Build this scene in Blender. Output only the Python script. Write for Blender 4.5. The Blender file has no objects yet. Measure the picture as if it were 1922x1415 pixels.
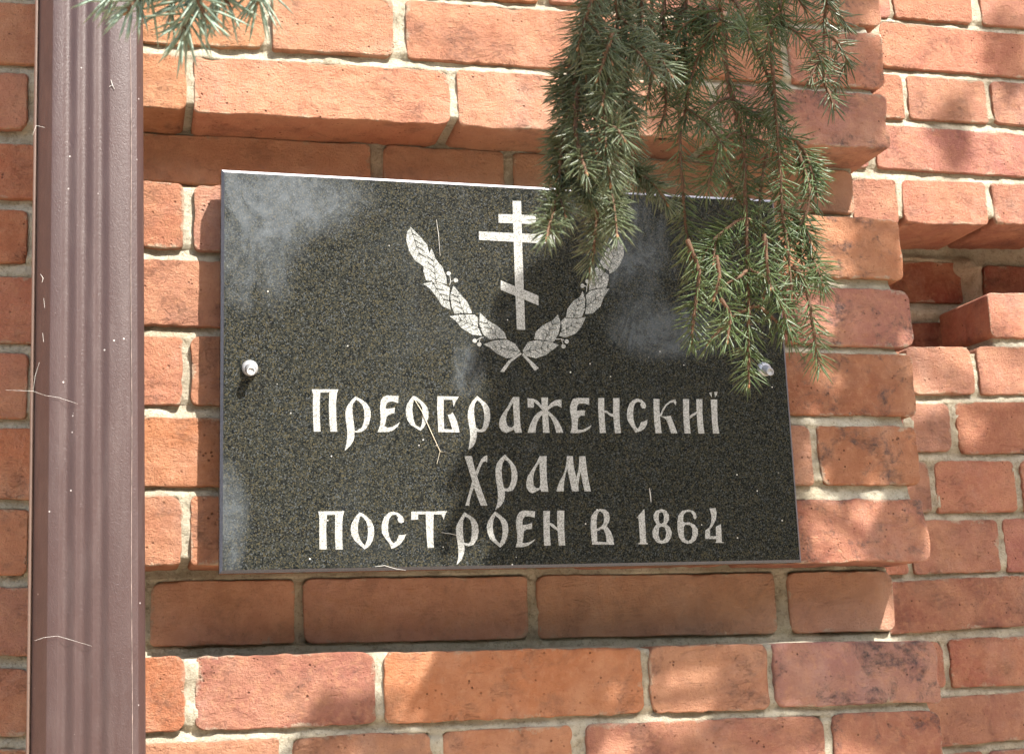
import bpy, math, random
import numpy as np
from mathutils import Vector, Matrix
from mathutils.geometry import tessellate_polygon
from math import radians, pi, sin, cos
SC=bpy.context.scene
COL=SC.collection
SUNV=Vector((.55,-1.0,1.3))            # towards the sun
CAM_AXES=[[0.965112, -0.25928, -0.036495], [-0.01712, -0.201568, 0.979325], [-0.261276, -0.944534, -0.198974]]
LENS=49.1203
SKY_STRENGTH=.15
EXPOSURE=1.56

# ---------------- camera
cam=bpy.data.cameras.new('camera'); camo=bpy.data.objects.new('camera',cam); COL.objects.link(camo)
rx,up,bk=[Vector(a) for a in CAM_AXES]
m=Matrix((rx,up,bk)).transposed().to_4x4(); m.translation=Vector((0,-1.383,1.75)); camo.matrix_world=m
cam.lens=LENS; cam.sensor_width=36; cam.clip_start=.02; cam.clip_end=500
cam.dof.use_dof=True; cam.dof.focus_distance=1.42; cam.dof.aperture_fstop=26
SC.camera=camo
# ---------------- sky, sun, exposure
w=bpy.data.worlds.new('World'); SC.world=w; w.use_nodes=True
nt=w.node_tree; bg=nt.nodes['Background']
sky=nt.nodes.new('ShaderNodeTexSky'); sky.sky_type='NISHITA'; sky.sun_disc=False
sky.sun_elevation=math.asin(SUNV.normalized().z); sky.sun_rotation=math.atan2(SUNV.x,SUNV.y)
sky.air_density=1.3; sky.dust_density=2.5; sky.ozone_density=1.0
nt.links.new(sky.outputs[0],bg.inputs[0]); bg.inputs[1].default_value=SKY_STRENGTH
sl=bpy.data.lights.new('sun','SUN'); sl.energy=4.7; sl.angle=radians(.53); sl.color=(1,.955,.89)
so=bpy.data.objects.new('sun',sl); COL.objects.link(so); so.rotation_euler=SUNV.to_track_quat('Z','Y').to_euler()
so.location=SUNV.normalized()*30
SC.view_settings.view_transform='Standard'; SC.view_settings.look='None'
SC.view_settings.gamma=1; SC.view_settings.use_curve_mapping=False
SC.view_settings.exposure=EXPOSURE
SC.cycles.max_bounces=6; SC.cycles.diffuse_bounces=4; SC.cycles.glossy_bounces=3
SC.cycles.caustics_reflective=False; SC.cycles.caustics_refractive=False
SC.cycles.sample_clamp_indirect=6

# ================= measured layout (mm on each wall plane, metres for twigs) =================
PLAQUE=(0.0807,0.6807,1.8404,2.2389)
GLYPHS=[('pe',[[[(87.7,177.0),(113.7,177.4),(112.2,172.6),(111.3,163.7),(111.4,147.1),(112.2,135.3),(105.4,135.3),(104.5,147.1),(104.2,160.8),(104.9,174.1),(95.9,174.0),(95.3,160.7),(95.3,147.0),(96.0,135.2),(89.3,135.1),(88.8,146.9),(88.5,160.6),(89.0,171.7)]]]),('er',[[[(131.1,170.9),(127.0,167.2),(123.1,162.2),(120.9,157.7),(120.3,153.3),(120.4,148.9),(121.2,142.2),(122.0,136.2),(121.8,129.6),(120.9,123.6),(119.2,116.2),(124.7,121.4),(127.7,125.8),(128.9,130.2),(129.2,134.6),(131.4,134.7),(135.8,135.2),(140.2,138.0),(143.6,143.5),(145.1,149.1),(145.6,154.6),(144.4,159.6),(141.2,164.0),(136.9,167.3),(132.8,169.5)],[(131.1,167.3),(128.0,163.3),(127.4,159.4),(127.6,154.5),(128.1,147.8),(128.9,141.2),(129.2,136.5),(131.5,136.5),(136.4,139.6),(138.4,144.6),(139.2,150.1),(139.1,155.7),(137.6,161.2),(134.6,165.1)]]]),('ye',[[[(152.0,135.0),(154.3,140.9),(155.3,147.5),(155.1,153.1),(154.7,159.2),(155.6,165.9),(157.9,170.4),(161.8,172.0),(167.4,171.8),(173.8,171.6),(173.1,164.4),(167.3,166.1),(163.4,165.4),(161.1,162.9),(160.5,158.7),(164.9,158.8),(169.7,159.7),(169.0,154.1),(164.8,153.2),(161.4,150.9),(160.2,145.3),(159.0,140.9),(162.3,139.5),(166.8,140.4),(171.3,143.2),(174.7,145.5),(172.3,141.0),(167.8,137.1),(163.4,135.5),(157.8,135.2)]]]),('o',[[[(188.4,172.2),(185.2,168.0),(182.0,163.4),(180.7,157.8),(180.7,152.8),(182.2,147.2),(185.2,142.8),(189.6,140.0),(194.9,136.8),(198.0,139.5),(200.9,144.0),(203.3,149.7),(203.7,155.3),(202.5,160.3),(199.2,164.8),(195.3,168.1),(191.5,171.1)],[(189.4,168.0),(187.9,163.5),(187.3,158.5),(187.8,152.9),(188.5,147.3),(190.0,142.8),(194.9,139.5),(196.4,142.9),(197.2,148.5),(197.7,154.1),(197.4,159.7),(195.8,163.6),(192.7,166.4)]]]),('be',[[[(213.1,172.0),(235.1,171.7),(231.5,166.3),(229.4,161.3),(228.5,168.5),(219.4,168.4),(218.9,153.2),(219.1,138.6),(227.6,138.4),(225.8,144.2),(223.1,152.9),(226.1,153.8),(228.1,155.8),(230.5,151.6),(232.7,146.0),(233.9,140.4),(234.9,135.3),(213.1,135.6),(212.9,148.1),(212.5,159.3)]]]),('er',[[[(254.1,172.9),(248.7,167.1),(245.1,160.8),(243.8,154.6),(243.7,148.9),(244.8,142.1),(245.6,136.0),(245.5,129.2),(244.6,124.1),(243.2,117.7),(248.4,121.4),(251.2,126.4),(252.3,131.5),(252.6,136.1),(256.9,135.8),(261.0,136.6),(264.6,141.7),(266.5,148.0),(267.2,153.7),(266.4,159.9),(263.6,165.0),(258.6,168.9)],[(254.2,168.6),(251.5,164.9),(250.5,159.7),(250.3,153.5),(251.0,146.7),(251.9,140.5),(255.3,138.3),(258.2,139.4),(259.7,143.4),(260.8,149.1),(260.9,154.7),(259.8,161.0),(257.6,165.5)]]]),('a',[[[(291.8,172.1),(298.2,172.2),(297.9,163.1),(298.0,151.7),(298.4,141.4),(299.7,135.5),(292.4,135.4),(291.4,139.1),(288.7,137.4),(283.4,135.2),(278.8,136.8),(276.4,140.7),(275.9,144.7),(277.0,149.2),(279.4,153.8),(283.7,159.5),(286.8,164.1),(289.3,168.8)],[(291.4,166.2),(288.4,161.3),(285.0,156.1),(283.7,151.6),(283.5,146.4),(284.5,143.0),(286.5,141.1),(289.4,140.8),(291.5,143.1),(291.6,151.6),(291.4,160.2)]]]),('zhe',[[[(321.6,172.2),(328.5,172.3),(327.9,157.7),(328.3,146.3),(328.7,135.7),(322.0,135.6),(321.8,146.2),(321.8,160.5)]],[[(306.8,171.2),(313.4,170.5),(317.4,168.5),(322.0,163.4),(321.9,159.4),(317.2,164.5),(313.4,167.6),(313.1,161.5),(306.8,161.4)]],[[(342.9,170.3),(342.6,161.9),(338.5,163.9),(334.9,163.6),(331.3,161.5),(327.6,158.6),(327.8,162.1),(331.5,166.4),(336.4,169.4),(339.4,170.1)]],[[(322.0,159.1),(322.1,154.8),(319.0,151.3),(315.9,146.2),(314.5,141.0),(313.6,135.6),(305.6,135.5),(307.5,141.5),(310.1,147.2),(313.2,152.4),(317.5,156.5)]],[[(327.6,158.3),(331.6,155.5),(335.6,151.5),(338.9,146.9),(341.6,141.2),(343.3,135.8),(336.0,135.7),(334.8,141.7),(333.0,146.9),(330.8,151.4),(327.7,154.9)]]]),('ye',[[[(350.9,135.8),(352.6,140.7),(353.1,146.5),(352.8,152.2),(351.6,158.0),(351.8,162.6),(353.6,167.9),(355.5,171.1),(361.5,172.3),(372.9,172.1),(372.7,164.9),(367.3,166.6),(361.8,166.2),(359.6,163.9),(359.1,158.7),(364.5,159.3),(368.0,159.0),(367.2,153.8),(363.0,153.5),(360.2,151.2),(359.3,145.4),(358.8,139.3),(363.5,138.8),(368.4,140.8),(374.2,144.1),(371.9,140.3),(367.0,137.4),(361.0,135.7),(355.6,135.5)]]]),('en',[[[(382.8,172.3),(389.3,172.4),(388.7,157.2),(388.8,145.2),(389.3,135.8),(382.7,135.7),(382.4,149.6),(382.2,160.9)]],[[(399.1,172.5),(406.0,172.5),(405.1,157.4),(405.0,146.8),(405.8,135.9),(399.3,135.8),(398.5,146.8),(398.4,158.9)]],[[(388.3,159.5),(391.5,159.2),(394.9,156.5),(398.7,155.8),(398.6,152.6),(394.4,153.9),(391.4,156.9),(388.4,157.2)]]]),('es',[[[(413.2,155.2),(414.1,160.5),(416.8,166.7),(420.6,170.5),(425.9,172.5),(430.6,171.0),(434.0,167.6),(435.0,164.6),(433.7,161.9),(430.5,162.3),(428.7,165.3),(429.6,168.0),(426.5,169.2),(423.6,167.9),(421.4,163.7),(420.3,157.6),(420.2,150.0),(421.9,143.9),(424.0,140.5),(426.6,143.2),(428.4,147.4),(432.5,148.6),(435.6,150.1),(434.6,144.8),(432.0,141.0),(427.9,138.3),(421.6,136.5),(420.0,139.4),(416.4,144.6),(413.8,149.2)]]]),('ka',[[[(443.6,172.2),(450.3,172.1),(449.6,161.7),(449.7,150.3),(450.1,142.6),(450.5,135.9),(443.7,135.9),(443.1,146.4),(443.1,159.3)]],[[(449.2,154.4),(453.3,161.7),(456.8,166.4),(461.9,170.3),(468.0,172.3),(469.0,168.8),(468.2,165.8),(465.8,169.0),(461.7,168.0),(457.5,164.9),(453.9,159.5),(451.2,153.7)]],[[(449.2,154.4),(456.0,153.7),(461.7,154.6),(463.7,148.9),(466.1,142.0),(467.9,136.1),(461.1,136.0),(459.3,142.7),(456.6,150.3),(453.5,152.6)]]]),('i',[[[(476.7,172.4),(483.5,172.5),(482.5,158.2),(482.5,146.0),(482.9,136.0),(476.2,136.0),(475.8,145.9),(476.0,158.2)]],[[(491.8,172.6),(498.6,172.5),(497.6,158.4),(497.7,146.1),(498.4,136.1),(491.8,136.1),(491.2,147.6),(491.2,159.9)]],[[(482.0,153.6),(486.1,156.7),(491.6,159.6),(491.5,157.2),(486.7,154.1),(482.1,150.9)]]]),('yi',[[[(508.0,172.4),(515.4,172.4),(514.6,158.6),(514.3,146.2),(515.3,136.2),(508.3,136.2),(507.9,150.8),(508.1,162.4)]],[[(506.9,179.8),(509.9,180.2),(509.2,174.8)]],[[(512.9,180.7),(516.5,180.7),(514.9,176.8),(513.1,174.8)]]]),('kha',[[[(239.2,111.4),(246.6,111.5),(248.2,103.3),(251.2,91.7),(254.5,80.9),(257.9,70.8),(260.9,62.0),(254.3,62.0),(251.2,70.1),(248.2,79.5),(245.6,88.9),(242.6,99.7)]],[[(262.6,112.4),(262.2,105.2),(260.6,106.3),(257.9,105.5),(255.2,100.4),(251.8,91.7),(250.2,96.1),(253.0,101.9),(256.2,108.4),(259.3,111.3)]],[[(246.2,86.0),(248.2,80.9),(245.1,73.7),(243.0,66.6),(242.5,62.1),(238.5,62.1),(240.9,69.4),(243.7,78.1)]]]),('er',[[[(280.8,113.2),(276.3,109.2),(272.4,104.4),(270.7,99.0),(270.5,92.4),(271.0,85.2),(272.1,77.9),(272.3,70.7),(271.4,64.2),(268.9,57.4),(274.6,61.3),(278.1,66.3),(279.4,71.4),(279.3,76.5),(283.3,75.7),(287.9,77.2),(291.1,82.2),(293.0,88.8),(293.1,95.3),(291.4,101.2),(287.5,106.3),(283.9,109.9)],[(280.4,108.1),(278.0,104.1),(277.0,96.8),(277.1,89.5),(278.0,83.0),(279.0,79.0),(282.7,79.0),(285.1,82.2),(286.8,88.1),(287.2,95.3),(286.2,101.9),(283.7,106.3)]]]),('a',[[[(317.2,111.6),(324.6,111.6),(323.8,98.2),(324.0,85.0),(324.9,75.5),(317.5,75.6),(316.9,78.1),(313.4,76.3),(308.0,74.0),(304.3,76.0),(302.2,80.0),(302.1,85.1),(303.8,90.9),(308.2,97.5),(313.1,104.1)],[(316.9,105.2),(312.9,99.7),(310.4,93.9),(309.4,88.0),(309.5,82.2),(312.0,79.2),(315.4,79.2),(316.8,82.1),(316.9,90.9),(316.6,98.2)]]]),('em',[[[(346.2,111.7),(352.4,111.7),(352.7,103.4),(353.9,95.3),(355.1,89.4),(358.0,98.2),(359.7,111.7),(365.9,111.7),(366.7,98.2),(368.1,86.4),(370.0,75.7),(363.3,75.7),(361.5,85.7),(360.1,96.0),(358.2,88.6),(356.9,81.3),(356.8,75.8),(350.0,75.8),(348.7,83.5),(346.9,93.8),(345.8,99.0),(343.8,93.1),(341.9,85.0),(341.1,75.8),(333.5,75.9),(334.4,79.2),(337.4,86.5),(341.5,92.4),(344.1,99.7),(345.6,106.4)]]]),('pe',[[[(93.0,57.4),(118.1,57.6),(116.6,52.3),(115.9,43.2),(115.8,30.8),(116.1,20.7),(109.3,20.8),(108.8,30.9),(109.0,43.3),(109.3,53.9),(101.3,54.0),(100.5,43.4),(100.4,31.0),(100.8,21.0),(93.7,21.1),(93.8,31.0),(93.9,42.8),(93.8,52.5)]]]),('o',[[[(132.8,56.3),(128.5,51.5),(124.9,45.2),(124.0,39.7),(124.8,34.1),(128.2,28.5),(132.3,25.0),(137.3,20.4),(142.1,23.5),(145.4,29.0),(146.9,35.2),(146.7,42.2),(143.9,48.5),(139.8,52.4),(135.6,55.3)],[(133.6,52.5),(132.0,48.0),(131.0,41.7),(131.4,36.1),(132.8,30.5),(135.5,26.3),(137.8,24.2),(140.1,29.7),(140.9,36.0),(140.7,42.3),(139.0,47.9),(135.9,51.4)]]]),('es',[[[(154.1,41.4),(154.9,46.3),(157.4,51.9),(161.8,55.8),(166.1,56.8),(171.0,55.3),(175.2,51.8),(176.6,48.9),(176.2,46.5),(173.7,45.3),(171.2,46.2),(170.1,49.0),(171.0,51.1),(168.2,53.8),(164.6,53.3),(162.0,49.8),(160.8,44.2),(160.6,37.9),(161.7,32.3),(164.1,27.3),(166.2,25.9),(169.1,28.7),(171.2,33.9),(175.6,33.8),(178.6,34.8),(176.2,30.0),(172.5,25.1),(168.2,22.4),(163.6,20.4),(161.9,25.3),(157.8,30.9),(154.7,35.8)]]]),('te',[[[(183.9,56.5),(219.7,56.7),(217.8,52.8),(216.2,48.2),(214.2,53.4),(206.2,53.8),(205.6,42.3),(205.4,29.6),(205.7,21.0),(199.3,20.9),(198.8,29.7),(198.3,42.4),(198.3,53.8),(190.7,53.9),(190.6,48.8),(183.8,48.5)]]]),('er',[[[(237.1,55.5),(233.3,49.8),(229.5,43.5),(228.2,39.2),(228.5,32.1),(229.6,25.0),(230.2,18.0),(229.8,10.9),(227.9,3.9),(233.2,8.7),(235.5,14.3),(236.4,19.3),(236.1,23.2),(240.5,22.0),(245.6,23.4),(249.5,29.0),(251.2,36.1),(250.7,43.2),(247.9,48.3),(242.9,52.2)],[(237.4,51.2),(235.8,46.9),(235.3,39.8),(235.3,32.0),(236.1,25.6),(240.6,24.5),(242.8,27.0),(244.1,33.3),(244.4,41.2),(243.1,47.6),(240.3,50.5)]]]),('o',[[[(268.7,56.1),(264.2,51.0),(260.7,45.3),(259.5,40.3),(260.3,34.6),(262.7,28.8),(267.0,24.9),(272.7,20.3),(277.3,24.4),(280.1,30.0),(281.7,37.2),(281.3,43.6),(278.9,48.0),(273.9,52.3)],[(268.7,52.0),(266.7,47.4),(265.7,40.9),(266.2,34.5),(268.2,28.8),(272.1,24.1),(274.5,28.7),(275.9,35.8),(275.4,42.3),(273.7,47.3),(271.2,50.2)]]]),('ye',[[[(288.6,20.3),(290.3,25.6),(290.8,32.8),(290.1,39.2),(289.8,45.0),(291.3,51.4),(294.1,55.4),(297.9,56.8),(310.0,56.0),(309.6,49.5),(303.7,51.0),(299.1,50.7),(296.8,47.8),(296.4,42.0),(301.1,42.7),(306.5,44.1),(306.0,38.2),(300.9,38.0),(297.8,36.3),(296.9,30.5),(295.5,24.5),(299.6,24.4),(304.1,25.4),(309.3,28.4),(307.1,25.4),(301.7,21.9),(296.4,20.4)]]]),('en',[[[(318.8,56.1),(325.6,56.1),(324.7,42.5),(324.6,30.9),(325.0,21.4),(318.3,21.5),(318.1,32.4),(318.4,44.0)]],[[(333.3,56.5),(340.8,56.2),(339.9,42.3),(339.9,30.7),(340.2,21.3),(333.4,21.4),(333.0,31.5),(332.8,42.4)]],[[(324.6,44.6),(328.2,43.1),(333.1,38.4),(333.4,35.7),(329.5,38.1),(324.7,42.1)]]]),('ve',[[[(368.8,21.8),(368.1,31.9),(368.0,41.3),(369.0,50.0),(373.0,55.1),(378.9,57.9),(384.7,56.9),(388.0,53.8),(388.9,49.0),(387.8,44.3),(385.1,40.4),(385.9,39.2),(389.0,34.8),(391.2,29.3),(392.1,21.4)],[(374.2,37.3),(374.3,45.2),(375.5,51.5),(377.5,55.0),(380.0,55.0),(382.4,52.2),(382.7,47.5),(381.9,42.8),(378.8,39.6)],[(374.4,35.0),(379.5,37.3),(381.6,37.3),(383.8,30.9),(384.2,23.9),(374.3,24.8)]]]),('one',[[[(426.7,57.3),(426.7,39.1),(426.8,22.9),(428.4,22.3),(428.1,21.3),(417.7,21.5),(417.8,22.5),(420.1,23.0),(420.2,35.2),(419.8,47.9),(417.8,48.3),(421.3,51.9)]]]),('eight',[[[(445.4,57.1),(450.4,55.6),(453.3,50.8),(453.0,46.0),(450.0,41.7),(453.6,38.0),(455.4,33.2),(454.2,27.7),(450.1,23.0),(443.6,21.6),(438.2,23.1),(434.3,28.7),(434.2,34.3),(436.6,38.6),(439.3,41.4),(436.6,46.2),(436.3,51.0),(439.3,55.3)],[(442.6,52.9),(444.8,54.2),(446.8,53.3),(447.9,49.3),(447.1,43.7),(444.4,41.7),(442.2,43.3),(441.7,48.1)],[(441.7,38.2),(445.1,39.3),(448.0,38.1),(449.4,33.3),(448.2,27.8),(445.1,24.6),(441.7,25.5),(440.6,31.0)]]]),('six',[[[(475.3,56.4),(480.4,55.0),(483.2,51.8),(483.6,48.1),(482.0,46.3),(479.9,47.4),(480.1,50.6),(477.3,54.0),(472.6,53.9),(469.4,51.1),(468.3,44.3),(470.1,43.1),(475.3,43.2),(481.1,40.5),(484.1,36.1),(484.1,30.5),(481.0,24.9),(476.4,21.7),(472.1,21.1),(466.3,23.2),(462.8,28.4),(461.8,35.6),(462.3,44.3),(463.9,50.7),(468.3,55.1)],[(470.9,41.0),(469.0,38.7),(468.3,30.7),(469.4,25.9),(472.7,23.9),(476.3,25.8),(477.9,30.6),(478.2,37.0),(476.0,40.2)]]]),('four',[[[(498.7,57.3),(505.7,57.5),(506.3,52.0),(504.8,45.5),(500.9,39.1),(497.9,35.9),(497.2,28.7),(504.1,28.6),(504.5,38.3),(510.2,41.0),(510.3,34.2),(510.1,22.3),(512.7,22.1),(512.5,21.5),(502.3,21.8),(504.1,23.0),(504.1,25.6),(491.8,26.0),(492.4,34.4),(497.3,37.6),(499.9,43.2),(500.4,50.4)]]])]
EMBLEM=[('cross',[[[(298.9,381.0),(308.3,381.5),(307.6,335.0),(307.5,279.0),(307.2,242.8),(298.4,242.6),(298.3,285.6),(298.5,334.6)]],[[(283.3,366.0),(323.7,366.6),(323.3,356.9),(282.9,356.4)]],[[(261.6,346.1),(343.6,345.8),(343.2,336.1),(261.3,336.9)]],[[(283.1,294.3),(322.9,279.5),(322.5,269.1),(282.7,284.4)]]]),('leaf',[[[(189.9,347.5),(199.5,337.8),(206.7,329.2),(208.3,321.0),(202.1,306.3),(193.5,312.1),(187.7,321.5),(184.9,333.7),(186.1,342.1)]]]),('leaf',[[[(211.1,325.9),(215.2,314.3),(221.7,306.3),(225.5,296.8),(226.0,288.2),(215.9,290.6),(204.5,291.5),(202.0,301.4),(202.9,311.1),(208.6,320.7)]]]),('leaf',[[[(200.7,288.0),(211.8,290.6),(221.2,288.6),(229.0,284.9),(227.7,272.3),(229.4,261.4),(220.6,265.2),(214.8,274.6),(207.6,283.9)]]]),('leaf',[[[(232.7,287.2),(240.0,278.1),(247.2,270.1),(251.0,260.7),(251.3,258.5),(242.1,258.6),(233.2,257.4),(230.2,265.5),(229.2,276.4)]]]),('leaf',[[[(227.8,254.8),(242.0,257.0),(254.3,257.0),(257.5,254.0),(257.3,244.5),(261.0,235.3),(250.9,236.2),(240.2,242.7),(233.7,250.6)]]]),('leaf',[[[(259.8,259.6),(267.8,251.6),(277.2,246.4),(285.2,239.1),(287.2,232.7),(278.1,232.9),(269.8,231.3),(262.5,236.5),(258.8,247.3)]]]),('leaf',[[[(262.1,226.3),(273.9,230.6),(287.7,231.6),(295.8,227.7),(301.0,219.7),(295.3,213.4),(285.6,212.5),(276.2,217.1),(268.2,223.7)]]]),('leaf',[[[(342.8,227.5),(333.4,230.7),(319.5,232.1),(309.7,229.8),(303.4,220.4),(307.7,215.0),(317.4,212.9),(328.7,216.9),(337.3,223.2)]]]),('leaf',[[[(343.2,260.0),(345.9,251.1),(343.1,239.9),(338.0,231.5),(336.5,230.6),(326.5,232.3),(316.5,233.4),(318.5,240.6),(325.8,247.7),(337.3,253.6)]]]),('leaf',[[[(373.6,258.1),(362.8,255.8),(350.1,256.5),(346.7,253.3),(346.7,244.1),(343.6,237.2),(350.5,235.7),(362.0,240.4),(368.1,247.5)]]]),('leaf',[[[(371.4,286.1),(373.9,277.0),(372.7,265.8),(369.0,257.6),(360.0,256.6),(351.8,257.3),(354.1,266.6),(360.9,275.2),(368.2,279.6)]]]),('leaf',[[[(401.0,289.6),(388.7,289.1),(378.5,285.9),(374.8,281.3),(375.2,271.5),(372.9,261.3),(381.6,262.5),(390.6,270.5),(394.0,279.1)]]]),('leaf',[[[(388.5,313.7),(394.1,309.7),(400.8,304.8),(400.8,299.1),(397.9,290.2),(387.3,289.9),(378.6,287.0),(379.8,298.4),(382.4,306.9)]]]),('leaf',[[[(415.7,346.2),(419.6,337.0),(419.4,326.9),(414.8,316.7),(408.6,309.4),(402.3,306.3),(401.6,309.7),(390.6,314.9),(393.3,321.6),(401.1,333.3),(410.3,340.9)]]]),('stem',[[[(301.4,219.0),(302.4,217.0),(290.9,208.6),(283.0,197.8),(278.9,198.2),(288.2,209.9),(298.1,216.2)]]]),('stem',[[[(304.0,218.4),(307.7,214.4),(320.4,202.6),(315.7,199.8),(310.2,207.6),(303.1,215.6)]]])]
BERRIES=[(228.3,299.7),(235.5,292.8),(253.4,229.7),(258.1,226.2),(351.5,231.4),(347.7,226.2),(371.6,291.7),(377.2,296.8)]
BERRY_STEMS=[[(229.4,297.3),(230.1,291.5),(228.7,287.1)],[(232.9,292.7),(230.1,291.2)],[(255.9,230.8),(259.6,233.0),(263.1,233.7)],[(258.1,228.5),(259.2,232.3)],[(339.2,233.6),(345.5,234.0),(349.0,232.5)],[(347.4,228.7),(345.9,233.6)],[(377.1,294.3),(375.6,285.5)],[(374.2,292.2),(376.2,290.5)]]
BOLTS=[(0.1086, 2.038), (0.6523, 2.0473)]
PILASTER=[(0,[(-108.1,2459.0,2534.6,-34.9,2460.5,2535.9),(-28.6,2460.7,2536.0,196.9,2465.4,2540.2),(206.1,2465.6,2540.3,430.6,2470.3,2544.4),(440.6,2470.5,2544.6,697.9,2475.9,2549.3),(708.8,2476.1,2549.5,860.1,2479.3,2552.3)]),(0,[(-74.9,2385.4,2452.8,-12.3,2386.3,2453.9),(-7.0,2386.4,2454.0,126.9,2388.3,2456.3),(134.7,2388.4,2456.5,264.1,2390.2,2458.7),(278.1,2390.4,2458.9,570.0,2394.6,2464.0),(580.4,2394.7,2464.1,724.1,2396.8,2466.6),(733.6,2396.9,2466.8,856.2,2398.6,2468.9)]),(0,[(-72.9,2313.0,2371.7,47.2,2314.2,2374.4),(54.6,2314.3,2374.6,325.0,2317.1,2380.6),(333.8,2317.1,2380.8,629.5,2320.2,2387.3),(639.9,2320.3,2387.6,855.6,2322.5,2392.4)]),(0.065,[(-68.9,2259.2,2312.7,-4.6,2259.6,2313.2),(2.0,2259.7,2313.2,248.2,2261.2,2315.0),(262.4,2261.3,2315.1,400.7,2262.1,2316.0),(411.9,2262.2,2316.1,690.1,2263.9,2318.1),(699.7,2264.0,2318.2,838.7,2264.8,2319.1)]),(0,[(-69.3,2166.8,2235.7,45.9,2166.4,2235.8),(55.9,2166.4,2235.8,177.2,2165.9,2235.9),(184.9,2165.9,2235.9,447.8,2164.9,2236.2),(456.8,2164.9,2236.2,676.9,2164.1,2236.4),(686.7,2164.1,2236.4,857.0,2163.4,2236.5)]),(0,[(-67.2,2087.4,2155.2,104.2,2086.8,2154.6),(112.2,2086.7,2154.6,292.9,2086.1,2154.0),(301.4,2086.0,2153.9,498.3,2085.3,2153.3),(507.4,2085.3,2153.2,686.7,2084.6,2152.6),(695.8,2084.6,2152.6,860.9,2084.0,2152.1)]),(0,[(-65.1,2008.3,2076.9,46.0,2007.7,2076.7),(54.2,2007.7,2076.7,202.8,2007.0,2076.5),(211.0,2006.9,2076.5,458.2,2005.7,2076.1),(466.5,2005.7,2076.1,658.0,2004.8,2075.8),(666.3,2004.7,2075.8,858.1,2003.8,2075.5)]),(0,[(-63.0,1927.9,1996.0,112.3,1927.6,1995.3),(119.5,1927.6,1995.3,289.0,1927.3,1994.6),(297.3,1927.3,1994.6,519.6,1926.9,1993.7),(529.2,1926.9,1993.7,721.9,1926.6,1992.9),(730.9,1926.6,1992.9,855.0,1926.4,1992.4)]),(0,[(-61.0,1852.1,1918.7,47.1,1850.8,1917.8),(55.1,1850.7,1917.7,200.9,1848.9,1916.3),(208.8,1848.8,1916.3,450.3,1845.8,1914.1),(458.5,1845.7,1914.0,636.2,1843.5,1912.4),(645.5,1843.4,1912.3,856.1,1840.7,1910.3)]),(0.065,[(-51.8,1778.2,1841.5,13.7,1777.4,1841.1),(20.3,1777.3,1841.0,162.0,1775.6,1840.1),(170.7,1775.5,1840.0,409.3,1772.6,1838.5),(419.3,1772.5,1838.4,696.8,1769.1,1836.6),(712.4,1769.0,1836.5,843.1,1767.4,1835.6)]),(0,[(-52.4,1697.5,1766.6,51.6,1696.5,1765.3),(60.9,1696.4,1765.2,232.9,1694.9,1763.2),(241.3,1694.8,1763.1,510.1,1692.4,1759.9),(518.2,1692.3,1759.8,650.8,1691.1,1758.2),(656.9,1691.1,1758.1,852.7,1689.3,1755.8)]),(0,[(-45.8,1627.5,1688.1,138.9,1626.1,1686.7),(150.9,1626.0,1686.6,287.2,1625.0,1685.5),(296.8,1624.9,1685.5,431.5,1623.9,1684.4),(445.0,1623.8,1684.3,709.9,1621.8,1682.2),(719.8,1621.7,1682.2,848.7,1620.7,1681.2)]),(0,[(-44.2,1562.3,1619.2,83.3,1560.6,1617.8),(90.6,1560.5,1617.8,321.9,1557.5,1615.2),(329.9,1557.4,1615.2,452.7,1555.8,1613.8),(462.8,1555.7,1613.7,735.0,1552.1,1610.8),(744.9,1552.0,1610.6,843.5,1550.7,1609.6)])]
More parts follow.
